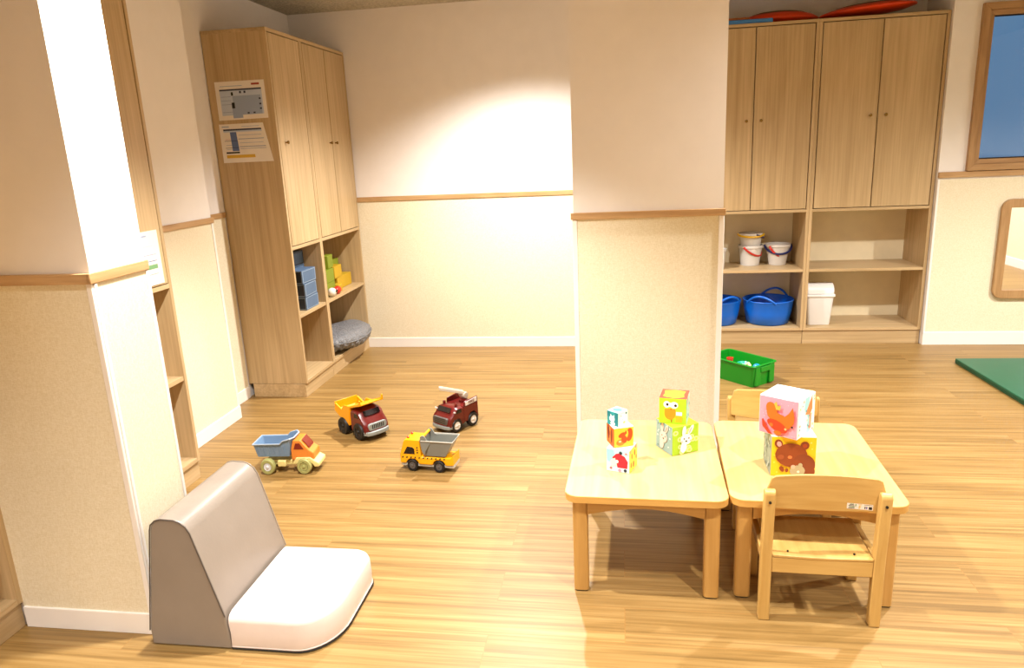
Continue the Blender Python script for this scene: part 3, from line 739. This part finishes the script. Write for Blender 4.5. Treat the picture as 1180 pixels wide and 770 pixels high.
dish('red orange plastic saucer tilted up on the right cupboard', 1.80, 6.08, .335, .085, (0, math.radians(-4.2), 0)).location.z = CT+.03
o = MB().prism(rrect(.60, 1.09, 5.85, 5.88, .01, 3), 'z', CT, CT+.03, plain('blue_board', '3b78b8', .4)).build('foam_board', bevel=.004); tag(o, 'flat blue foam board lying on the cupboard in front of the saucer', 'board')
o = MB().prism(rrect(.62, .93, 5.885, 5.905, .01, 3), 'z', CT, CT+.05, plain('orange_board', 'b5622a', .5)).build('foam_board', bevel=.004); tag(o, 'thin orange brown board behind the blue board on the cupboard', 'board')

# ------------------------------------------------------------------ things in the left cupboards
M_bl = plain('blue_cardboard', '4f6785', .6, vary=.05); M_ble = plain('pale_blue_edge', '8d9fb3', .6); M_bld = plain('dark_blue', '28303f', .6)
M_lime = plain('lime_cardboard', '7d8a1c', .55); M_yel = plain('yellow_cardboard', 'bf9a1c', .55)
def brick(label, x, y, z, lx, ly, h, m, edge, grp, rz=0):
    r = thing('toy_brick', label, 'toy brick', (x, y, z), rz, grp)
    MB().box(-lx/2, lx/2, -ly/2, ly/2, 0, h-.0006, m).build('body', r, bevel=.003)
    b = MB()     # printed frame line on the front and the side
    if m is M_bl: b.poly([(-.47*lx, -ly/2-.0003, .03*h), (.47*lx, -ly/2-.0003, .03*h), (.47*lx, -ly/2-.0003, .97*h), (-.47*lx, -ly/2-.0003, .97*h)], M_bld)  # darker panel over one side of each blue brick
    for (a0, a1, z0, z1) in ((-.46, .46, .06, .1), (-.46, .46, .9, .94), (-.46, -.43, .1, .9), (.43, .46, .1, .9)):
        b.poly([(lx/2+.0006, a0*ly, z0*h), (lx/2+.0006, a1*ly, z0*h), (lx/2+.0006, a1*ly, z1*h), (lx/2+.0006, a0*ly, z1*h)], edge)
        b.poly([(a0*lx, -ly/2-.0006, z0*h), (a1*lx, -ly/2-.0006, z0*h), (a1*lx, -ly/2-.0006, z1*h), (a0*lx, -ly/2-.0006, z1*h)], edge)
    b.build('printed_edge', r, smooth=False)
    return r
zs0 = .5785
gb = 'blue toy bricks in the cupboard'
for k, (w_, t_) in enumerate([('lowest', 0), ('middle', .03), ('topmost', -.04)]):
    brick(w_+' blue brick of the front stack in the narrow cupboard', -2.237, 4.77-.004*k, zs0+.0935*k, .10, .21, .093, M_bl, M_ble, gb, t_)
for k, w_ in enumerate(['lowest', 'second', 'third', 'topmost']):
    brick(w_+' dark blue brick of the back stack in the narrow cupboard', -2.355, 4.852, zs0+.0975*k, .11, .19, .097, M_bl, M_bld, gb, 0)
gg = 'green and yellow toy bricks in the cupboard'
def gbk(label, y, z, x, lx, ly, h, m, rz=0): brick(label, x, y, z, lx, ly, h, m, m, gg, rz)
gbk('lowest green brick of the near stack', 5.22, zs0, -2.27, .09, .15, .1, M_lime)
gbk('green brick standing second in the near stack', 5.22, zs0+.1, -2.27, .09, .15, .1, M_lime)
gbk('topmost green brick of the near stack', 5.29, zs0+.2, -2.29, .09, .13, .1, M_lime, .1)
gbk('long yellow brick lying low at the right', 5.57, zs0, -2.33, .15, .30, .1, M_yel)
gbk('bright yellow brick stacked beside the green ones', 5.44, zs0+.1, -2.3, .1, .17, .095, M_yel, .05)
gbk('green brick on top behind the yellow bricks', 5.63, zs0+.1, -2.4, .1, .16, .12, M_lime)
gbk('small yellow brick in front of the near stack', 5.36, zs0, -2.235, .05, .1, .06, M_yel, .1)
o = MB().lathe([(.034*math.sin(PI*k/10)+.0003, -.034*math.cos(PI*k/10)) for k in range(11)], toymat('efe6d8'), 18, (-2.195, 5.15, zs0+.0345)).lathe([(.012, 0), (.012, .004)], M_black, 10, (-2.157, 5.15, zs0+.045), 'x').build('toy_egg'); tag(o, 'white toy egg with a black spot at the shelf edge', 'toy')
o = MB().lathe([(.03*math.sin(PI*k/10)+.0003, -.045*math.cos(PI*k/10)) for k in range(11)], toymat('c9281c'), 18, (-2.2, 5.265, zs0+.0305), 'y').build('toy_tomato'); tag(o, 'red toy egg beside the white one at the shelf edge', 'toy')

# grey cushion, crumpled cover
M_cush = plain('grey_cushion_cover', '79797c', .5, .3, 40)
for nd in M_cush.node_tree.nodes:
    if nd.type == 'BUMP': nd.inputs['Distance'].default_value = .02; nd.inputs['Strength'].default_value = .9
    if nd.type == 'TEX_NOISE' and nd.inputs['Scale'].default_value == 40: nd.inputs['Scale'].default_value = 26; nd.inputs['Distortion'].default_value = 1.5
cu = thing('floor_cushion', 'grey round cushion with crumpled cover on the bottom shelf', 'cushion', (-2.265, 5.415, .1215))
b = MB(); seg = 180; rings = []; nr = 40; g = random.Random(5)
ph = [g.uniform(0, 6.28) for _ in range(8)]
for j in range(nr+1):
    t = PI*j/nr; ring = []
    for k in range(seg):
        a = 2*PI*k/seg
        low = max(0, (j/nr-.35))           # wrinkles at the skirt
        wr = 1+.075*low*(math.sin(17*a+ph[0]+3*t)+math.sin(29*a+ph[1]-5*t)+.7*math.sin(41*a+ph[2]+9*t))
        q = max(1e-4, math.sin(t))**.62
        zz = math.cos(t); z = .085+.078*(abs(zz)**.85)*(1 if zz > 0 else -1)
        z += .006*math.sin(5*a+ph[3])*q + .016*low*math.sin(23*a+7*t)
        ring.append((.215*q*wr*math.cos(a)+.0001, .36*q*wr*math.sin(a), max(.0, z-.0)))
    rings.append(ring)
b.rings(rings, M_cush); b.build('cover', cu, angle=80)
b = MB(); b.tube([(.217*math.cos(2*PI*k/60), .362*math.sin(2*PI*k/60), .088+.004*math.sin(8*PI*k/60)) for k in range(60)], .005, M_cush, 6, closed=True); b.build('piping', cu)

# ------------------------------------------------------------------ toy trucks
def wheel(parent, x, y, r, w_, tyre, hub, hr=.55, spokes=0, name='wheel'):
    """y = centre; outer face towards sign(y)"""
    s = 1 if y > 0 else -1
    prof = [(r*.55, -w_/2), (r*.92, -w_/2), (r, -w_*.3), (r, w_*.3), (r*.9, w_/2), (r*hr*1.05, w_/2), (r*hr, w_*.36)]
    t = MB().lathe([(a, b_*s) for a, b_ in prof], tyre, 28, (x, y, r), 'y').build(name, parent, angle=50)
    h = MB().lathe([(r*hr*.99, s*w_*.33), (r*hr*.9, s*w_*.47), (r*hr*.55, s*w_*.40), (r*.2, s*w_*.42), (r*.16, s*w_*.56), (.001, s*w_*.58)], hub, 20, (x, y, r), 'y')
    for k in range(spokes):
        a = 2*PI*k/spokes; c = Vector((x, y+s*w_*.42, r))
        h.tube([c+Vector((r*.18*math.cos(a), 0, r*.18*math.sin(a))), c+Vector((r*hr*.9*math.cos(a), 0, r*hr*.9*math.sin(a)))], r*.06, hub, 6)
    h.build('hub', t, angle=50)
    return t
def axle(parent, x, r, hw, m): MB().lathe([(.004, -hw), (.004, hw)], m, 10, (x, 0, r), 'y').build('axle', parent)

# 1 orange cab, blue bed
P_or = plain('orange_plastic', 'dc8434', .3, vary=.02); P_bed = plain('powder_blue_plastic', '7590ad', .4); P_cream = plain('cream_plastic', 'e3d28a', .4); P_olive = plain('olive_plastic', 'a3a264', .4); P_hub = plain('silver_hub', 'd9dadd', .3)
def open_bed(parent, xr, xf, hw, z0, z1, m, flare=.012, t=.004, lip=.0, rake_f=.02, rake_r=-.01, name='dump_bed', ribs=0):
    b = MB()
    def ring(z, d, k):
        f = k
        return [(x, y, zz) for (x, y), zz in zip([(xr+rake_r*f+d, -(hw+flare*f)+d), (xf+rake_f*f-d, -(hw+flare*f)+d), (xf+rake_f*f-d, (hw+flare*f)-d), (xr+rake_r*f+d, (hw+flare*f)-d)], [z, z+lip*f, z+lip*f, z])]
    b.rings([ring(z0, 0, 0), ring(z1, 0, 1), ring(z1, t, 1), ring(z0+t, t, 0)], m)
    if ribs:
        for s in (-1, 1):
            for k in range(ribs):
                x = xr+(xf-xr)*(k+.5)/ribs
                b.tube([(x, s*(hw+.001), z0+.006), (x, s*(hw+flare*.85+.001), z1-.012)], .0022, m, 6)
    return b.build(name, parent, bevel=.0015, seg=2)

t1 = thing('toy_dump_truck', 'toy dump truck with orange cab and powder blue bed', 'toy truck', (-1.762, 3.345, 0), math.radians(5)); t1.scale = (1, 1, 1.12)
r = .0385
MB().box(-.125, .135, -.03, .03, .034, .058, P_cream).box(-.05, -.005, -.052, .052, .032, .062, P_cream).build('chassis', t1, bevel=.004)
b = MB(); b.prism([(.03, .045), (.055, .078), (.13, .078), (.155, .06), (.175, .05), (.175, .032), (.15, .03), (.135, .05), (.12, .058), (.085, .058), (.062, .045)], 'y', -.056, .056, P_cream); b.build('front_bumper', t1, bevel=.004, seg=3)
for x in (-.098, .098):
    for y in (-.058, .058): wheel(t1, x, y, r, .032, P_olive, P_hub if (x < 0) else P_olive, .55)
    axle(t1, x, r, .05, P_cream)
cab = MB(); cab.prism([(.028, .062), (.03, .12), (.045, .163), (.085, .163), (.128, .112), (.15, .1), (.152, .068)], 'y', -.05, .05, P_or)
cab.bm.verts.ensure_lookup_table()
cabo = cab.build('cab', t1, bevel=.006, seg=3)
P_win = plain('dark_red_window', '7a1e10', .3)
MB().prism([(.0895, .1625), (.0995, .152), (.1205, .127), (.125, .1195)], 'y', -.036, .036, P_win).build('windscreen', cabo, mat=Matrix.Translation((.0012, 0, .0012)))
for s in (-1, 1):
    y0, y1 = sorted((s*.0495, s*.0508)); MB().prism([(.046, .118), (.058, .148), (.08, .148), (.1, .118)], 'y', y0, y1, P_win).build('side_window', cabo)
# bed with a raised rounded nose
b = MB(); zb_, zt_ = .083, .152
def bedring(z, d, f):
    xr, xf, hw = -.15, .02, .05; q = hw+.012*f
    pts = [(xr-.014*f+d, -q+d)]+[(xf+.022*f-d, -q+d)]
    up = .024*f
    return [(-.15-.014*f+d, -q+d, z), (-.02, -q+d, z), (-.005, -q+d, z+up*.6), (xf+.012*f-d, -q+d, z+up), (xf+.03*f-d, -q*.6, z+up), (xf+.03*f-d, q*.6, z+up), (xf+.012*f-d, q-d, z+up), (-.005, q-d, z+up*.6), (-.02, q-d, z), (-.15-.014*f+d, q-d, z)]
b.rings([bedring(zb_, 0, 0), bedring(zt_, 0, 1), bedring(zt_, .005, 1), bedring(zb_+.004, .005, 0)], P_bed)
b.build('dump_bed', t1, bevel=.0018, seg=2)
b = MB(); b.tube([(p[0], p[1], p[2]) for p in bedring(zt_-.002, -.002, 1)], .0035, plain('pale_bed_rim', 'a9b9c9', .4), 6, closed=True)
for s in (-1, 1):
    for k in range(6):
        x = -.135+.027*k; b.tube([(x, s*.051, zb_+.008), (x-.003, s*.0605, zt_-.012)], .002, P_bed, 6)
b.build('bed_rim', t1)

# 2 red cab with yellow bed, seen from its front right
P_red = plain('dark_red_plastic', '651512', .28, vary=.02); P_ylw = plain('yellow_orange_plastic', 'f2a70e', .35, vary=.02); P_grey = plain('grey_plastic', '8d9492', .4); P_tyre = plain('black_tyre', '171413', .55); P_glass = plain('dark_window', '140c10', .15)
t2 = thing('toy_dump_truck', 'toy dump truck with dark red cab and yellow bed', 'toy truck', (-1.54, 3.862, 0), math.radians(-36)); t2.scale = (1.12, 1.12, 1.12)
r = .046
MB().box(-.115, .1, -.045, .045, .03, .062, P_tyre).build('chassis', t2, bevel=.004)
for x in (-.075, .07):
    for y in (-.064, .064): wheel(t2, x, y, r, .036, P_tyre, P_tyre, .5)
    axle(t2, x, r, .05, P_tyre)
def bulge(prof, hw, m, n=10, round_=.35):
    """extrude an x/z profile across y with the outline pinched at the sides"""
    rs = []; cx = sum(p[0] for p in prof)/len(prof); z0 = min(p[1] for p in prof)
    for k in range(n+1):
        v = -1+2*k/n; y = hw*v; s = 1-round_*(abs(v)**4)
        rs.append([(cx+(x-cx)*(1-(1-s)*.6) if x > cx else x, y, z0+(z-z0)*(1-(1-s)*.35)) for x, z in prof])
    b = MB(); b.rings(rs, m); return b
cb = bulge([(.0, .04), (.0, .15), (.015, .163), (.055, .162), (.08, .15), (.098, .122), (.125, .1), (.138, .075), (.14, .045), (.12, .036), (.11, .06), (.09, .078), (.06, .078), (.035, .06), (.03, .04)], .073, P_red, 12).build('cab', t2, bevel=.003, seg=2, angle=45)
b = MB()
for k in range(8):
    a = -.05+.1*k/8; c_2 = -.05+.1*(k+1)/8
    def fx(y): return .0985-.006*(abs(y)/.05)**3
    b.poly([(fx(a)+.001, a, .127), (fx(c_2)+.001, c_2, .127), (.0815, c_2, .1505), (.0815, a, .1505)], P_glass)
b.build('windscreen', cb, mat=Matrix.Translation((.002, 0, .0025)))
for s in (-1, 1):
    y0, y1 = sorted((s*.066, s*.0735)); MB().prism([(.03, .115), (.035, .14), (.066, .14), (.078, .115)], 'y', y0, y1, P_glass).build('side_window', cb, bevel=.002)
MB().prism(rrect(-.056, .056, .058, .094, .014, 4), 'x', .12, .139, P_grey).build('grille', t2, bevel=.002, mat=None)
gr = MB()
for k in range(7): y = -.033+.011*k; gr.box(.139, .1405, y-.0025, y+.0025, .066, .087, P_tyre)
gr.build('grille_slot', t2)
MB().prism([(.112, -.076), (.14, -.066), (.15, -.04), (.153, 0), (.15, .04), (.14, .066), (.112, .076), (.1, .07), (.1, -.07)], 'z', .032, .054, P_grey).build('bumper', t2, bevel=.004, seg=3)
b = MB()    # bed: two side cheeks, floor, tail and a canopy over the cab
side = [(-.02, .06), (-.005, .075), (-.002, .168), (.06, .19), (.085, .196), (.085, .188), (.055, .181), (-.002, .158)]
cheek = [(-.018, .058), (-.002, .168), (-.055, .166), (-.082, .136), (-.138, .16), (-.15, .116), (-.105, .092), (-.055, .085)]
for s in (-1, 1):
    y0, y1 = sorted((s*.066, s*.074)); b.prism(cheek, 'y', y0, y1, P_ylw)
    b.prism([(-.005, .158), (-.004, .168), (.085, .2), (.09, .22), (.1, .219), (.098, .19)], 'y', y0, y1, P_ylw)
b.prism([(-.018, .062), (-.01, .062), (.002, .16), (.094, .188), (.094, .195), (-.008, .168)], 'y', -.07, .07, P_ylw)
b.prism([(-.018, .064), (-.018, .07), (-.055, .093), (-.1, .098), (-.148, .124), (-.15, .114), (-.1, .09), (-.055, .085)], 'y', -.07, .07, P_ylw)
b.prism([(-.144, .112), (-.15, .112), (-.152, .164), (-.145, .165)], 'y', -.07, .07, P_ylw)
b.build('dump_bed', t2, bevel=.0015)

# 3 fire truck
t3 = thing('toy_fire_truck', 'dark red toy fire engine with a white ladder raised on its roof', 'toy truck', (-1.0, 3.985, 0), math.radians(237))
r = .042
MB().box(-.11, .1, -.045, .045, .028, .06, P_tyre).build('chassis', t3, bevel=.004)
P_hubw = plain('white_hub', 'e4e0dc', .35)
for x in (-.07, .066):
    for y in (-.066, .066): wheel(t3, x, y, r, .032, P_tyre, P_hubw, .62, 4)
    axle(t3, x, r, .05, P_tyre)
cb = bulge([(.005, .04), (.005, .145), (.02, .152), (.055, .152), (.074, .146), (.094, .118), (.115, .104), (.13, .075), (.13, .045), (.112, .036), (.106, .06), (.086, .086), (.05, .088), (.028, .062), (.024, .04)], .078, P_red, 12).build('cab', t3, bevel=.003, angle=45)
b = MB()
for k in range(8):
    a = -.052+.104*k/8; c_2 = -.052+.104*(k+1)/8
    b.poly([(.0945, a, .122), (.0945, c_2, .122), (.0765, c_2, .1465), (.0765, a, .1465)], P_glass)
b.build('windscreen', cb, mat=Matrix.Translation((.003, 0, .0025)))
for s in (-1, 1):
    y0, y1 = sorted((s*.066, s*.0785)); MB().prism([(.022, .112), (.026, .138), (.06, .138), (.07, .112)], 'y', y0, y1, P_glass).build('side_window', cb, bevel=.002)
    MB().lathe([(.009, .15), (.009, .163), (.006, .168)], P_red, 12, (.04, s*.05, 0)).build('beacon', cb, bevel=.001)
    # mirrors
    MB().tube([(.078, s*.07, .125), (.084, s*.085, .13)], .005, P_hubw, 6).build('mirror', cb)
P_dg = plain('dark_grey_plastic', '5a5450', .4)
MB().prism(rrect(-.06, .06, .058, .098, .012, 4), 'x', .11, .131, P_dg).build('grille', t3, bevel=.002)
gr = MB()
for k in range(4): gr.box(.131, .1322, -.045, .045, .064+.009*k, .0665+.009*k, P_tyre)
gr.build('grille_slot', t3)
MB().prism([(.105, -.08), (.128, -.07), (.138, -.045), (.14, 0), (.138, .045), (.128, .07), (.105, .08), (.095, .07), (.095, -.07)], 'z', .03, .05, P_grey).build('bumper', t3, bevel=.004, seg=3)
body = MB(); body.prism([(.003, .045), (.003, .14), (-.118, .14), (-.118, .06), (-.122, .05), (-.108, .045), (-.104, .07), (-.085, .09), (-.055, .09), (-.036, .07), (-.03, .045)], 'y', -.076, .076, P_red)
for s in (-1, 1):
    y0, y1 = sorted((s*.068, s*.076)); body.prism([(.0, .14), (-.003, .168), (-.116, .18), (-.118, .14)], 'y', y0, y1, P_red)
bo = body.build('body', t3, bevel=.003)
# ladder panel with lettering on both sides
def text_mesh(txt, size, m, name, parent, mtx, ext=.0006):
    cu_ = bpy.data.curves.new(name, 'FONT'); cu_.body = txt; cu_.size = size; cu_.align_x = 'CENTER'; cu_.align_y = 'CENTER'; cu_.extrude = ext; cu_.offset = size*.015
    to = bpy.data.objects.new(name, cu_); COL.objects.link(to)
    dg = bpy.context.evaluated_depsgraph_get(); me = bpy.data.meshes.new_from_object(to.evaluated_get(dg)); bpy.data.objects.remove(to)
    me.transform(mtx); me.materials.clear(); me.materials.append(m)
    o = bpy.data.objects.new(name, me); COL.objects.link(o); o.parent = parent; return o
for s in (-1, 1):
    y0, y1 = sorted((s*.0755, s*.0785))
    pn = MB().prism([(-.012, .142), (-.012, .166), (-.108, .176), (-.108, .148)], 'y', y0, y1, P_hubw).build('name_panel', bo, bevel=.001)
    tilt = Matrix.Rotation(math.radians(5.0 if s < 0 else 5.0), 4, 'Y')
    if s > 0: mt_ = Matrix.Translation((-.06, .0789, .158)) @ Matrix.Rotation(math.radians(5), 4, 'Y') @ Matrix.Rotation(PI, 4, 'Z') @ Matrix.Rotation(PI/2, 4, 'X')
    else: mt_ = Matrix.Translation((-.06, -.0789, .158)) @ Matrix.Rotation(math.radians(5), 4, 'Y') @ Matrix.Rotation(PI/2, 4, 'X')
    text_mesh('FIRE', .027, P_red, 'lettering', pn, mt_)
# turntable + ladder pointing forward-right and up
MB().lathe([(.03, .14), (.03, .15), (.02, .155), (.02, .16)], P_red, 20, (-.075, 0, 0)).build('turntable', t3)
P_lad = plain('cream_ladder_plastic', 'cfc5b4', .4)
MB().lathe([(.019, -.024), (.019, .024)], P_lad, 18, (-.075, 0, .182), 'y').build('ladder_hub', t3, bevel=.002)
lad = MB(); lz = math.radians(18); L = .155
for s in (-1, 1): lad.box(0, L, s*.015-.004, s*.015+.004, -.008, .009, P_lad)
for k in range(8): lad.box(.012+k*.018, .017+k*.018, -.012, .012, -.003, .004, P_lad)
lad.box(L-.02, L, -.017, .017, -.006, .006, P_lad)
lad.build('ladder', t3, bevel=.001, seg=1, mat=Matrix.Translation((-.075, 0, .196)) @ Matrix.Rotation(math.radians(-28), 4, 'Z') @ Matrix.Rotation(-lz, 4, 'Y'))

# 4 yellow truck with grey bed
P_y4 = plain('sunny_plastic', 'f2a90a', .28, vary=.02); P_g4 = plain('bed_grey_plastic', '7c7d76', .4); P_edge4 = plain('pale_grey_rim', 'b9b6ab', .4)
t4 = thing('toy_dump_truck', 'yellow toy tipper truck with grey bed and black stripe marks', 'toy truck', (-1.005, 3.40, 0), math.radians(174)); t4.scale = (1.04, 1.04, 1.14)
r = .0285
b = MB()
b.prism([(.142, .036), (.142, .078), (.118, .145), (.105, .152), (.035, .152), (.03, .07), (-.125, .07), (-.14, .085), (-.14, .036), (-.098, .034), (-.088, .052), (-.075, .058), (-.052, .058), (-.038, .05), (-.03, .034), (.042, .034), (.052, .05), (.064, .058), (.09, .058), (.102, .05), (.112, .036)], 'y', -.05, .05, P_y4)
bo = b.build('body', t4, bevel=.004, seg=3)
MB().box(-.14, .138, -.045, .045, .022, .036, P_edge4).build('chassis', t4, bevel=.003)
for x in (-.064, .077):
    for y in (-.045, .045): wheel(t4, x, y, r, .022, P_tyre, P_dg, .62, 5)
    axle(t4, x, r, .035, P_tyre)
for s in (-1, 1):
    y0, y1 = sorted((s*.0495, s*.0507))
    MB().prism([(.062, .082), (.062, .108), (.072, .116), (.1, .118), (.122, .082)], 'y', y0, y1, P_glass).build('side_window', bo, bevel=.0008)
    mk = MB()
    for k in range(11):
        x = .125-.022*k; ya, yb = sorted((s*.0499, s*.0506)); mk.prism([(x, .062), (x+.007, .062), (x+.004, .070), (x-.003, .070)], 'y', ya, yb, P_tyre)
    for k in range(3): mk.prism(rrect(.043, .051, .088+.012*k, .094+.012*k, .0015, 2), 'y', y0, y1, P_tyre)
    mk.build('side_marks', bo)
P_clr = plain('amber_windscreen', 'c9a890', .1, spec=.8)
MB().prism([(.1405, .086), (.1225, .137), (.1215, .1366), (.1395, .0857)], 'y', -.038, .038, P_clr).build('windscreen', bo, mat=Matrix.Translation((.0018, 0, .0008)))
MB().lathe([(.006, .152), (.006, .158), (.003, .160)], plain('red_beacon', 'c0341c', .3), 12, (.1, .026, 0)).build('beacon', bo)
MB().lathe([(.006, .152), (.006, .158), (.003, .160)], plain('red_beacon', 'c0341c', .3), 12, (.1, -.026, 0)).build('beacon', bo)
# tipping bed: trough with high front cheeks
b = MB(); xr, xf = -.13, .02
def br_(z, d, f): return [(-.098-.044*f+d, -.044-.012*f+d, z), (.008+.012*f-d, -.044-.012*f+d, z+.0*f), (.008+.012*f-d, .044+.012*f-d, z+.0*f), (-.098-.044*f+d, .044+.012*f-d, z)]
b.rings([br_(.075, 0, 0), br_(.15, 0, 1), br_(.15, .004, 1), br_(.079, .004, 0)], P_g4)
for s in (-1, 1):
    y0, y1 = sorted((s*.050, s*.056)); b.prism([(-.03, .148), (-.012, .152), (.0, .172), (.012, .178), (.026, .17), (.028, .15), (.02, .1), (.008, .08), (.0, .1)], 'y', y0, y1, P_g4)
bd = b.build('dump_bed', t4, bevel=.0015)
b = MB(); b.tube(br_(.151, -.001, 1), .003, P_edge4, 6, closed=True); b.build('bed_rim', bd)
MB().lathe([(.007, -.05), (.007, .05)], P_y4, 16, (.016, 0, .166), 'y').build('cross_bar', t4)

# ------------------------------------------------------------------ light
def spot(x, y, power, size=110, blend=.6, col_=(1, .86, .66), z=2.68, r=.04, aim=None):
    l = bpy.data.lights.new('downlight_or_fill', 'SPOT'); l.energy = power; l.spot_size = math.radians(size); l.spot_blend = blend
    l.shadow_soft_size = r; l.color = col_
    o = bpy.data.objects.new('downlight_or_fill', l); COL.objects.link(o); o.location = (x, y, z)
    if aim: o.rotation_euler = (Vector(aim)-o.location).to_track_quat('-Z', 'Y').to_euler()
    return o
WARM = (1, .966, .92)
spot(-.7, 4.7, 520, 130, .9, WARM)
spot(-1.1, 2.2, 400, 112, .5, WARM)
spot(-.75, 1.2, 130, 100, .7, WARM)
spot(1.0, 1.25, 245, 110, .6, WARM)
spot(1.75, 3.4, 300, 150, .8, WARM)
spot(3.5, 3.5, 460, 140, .8, WARM)
spot(.3, -.9, 290, 130, .8, WARM)  # added fill from behind the camera, brightens faces turned towards it
spot(-1.9, -.6, 310, 120, .8, WARM)  # second added fill behind the camera, lifts the left pillar front
spot(3.2, 1.2, 340, 120, .8, WARM)

w = bpy.data.worlds.new('World'); bpy.context.scene.world = w; w.use_nodes = True
bg = w.node_tree.nodes['Background']; bg.inputs['Color'].default_value = (.1, .215, .36, 1); bg.inputs['Strength'].default_value = 1.0

# ------------------------------------------------------------------ camera
cam = bpy.data.cameras.new('camera'); co = bpy.data.objects.new('camera', cam); COL.objects.link(co)
cam.sensor_fit = 'HORIZONTAL'; cam.sensor_width = 36; cam.lens = 830.64/1180*36; cam.clip_start = .05
pitch, roll, yaw = .2490, -.0454, .1579
R = Matrix.Rotation(yaw, 4, 'Z') @ Matrix.Rotation(PI/2-pitch, 4, 'X') @ Matrix.Rotation(roll, 4, 'Z')
co.matrix_world = Matrix.Translation((0, 0, 1.6)) @ R
sc = bpy.context.scene; sc.camera = co
vs = sc.view_settings; vs.view_transform = 'Standard'; vs.look = 'None'; vs.exposure = 0.2; vs.gamma = 1; vs.use_curve_mapping = False
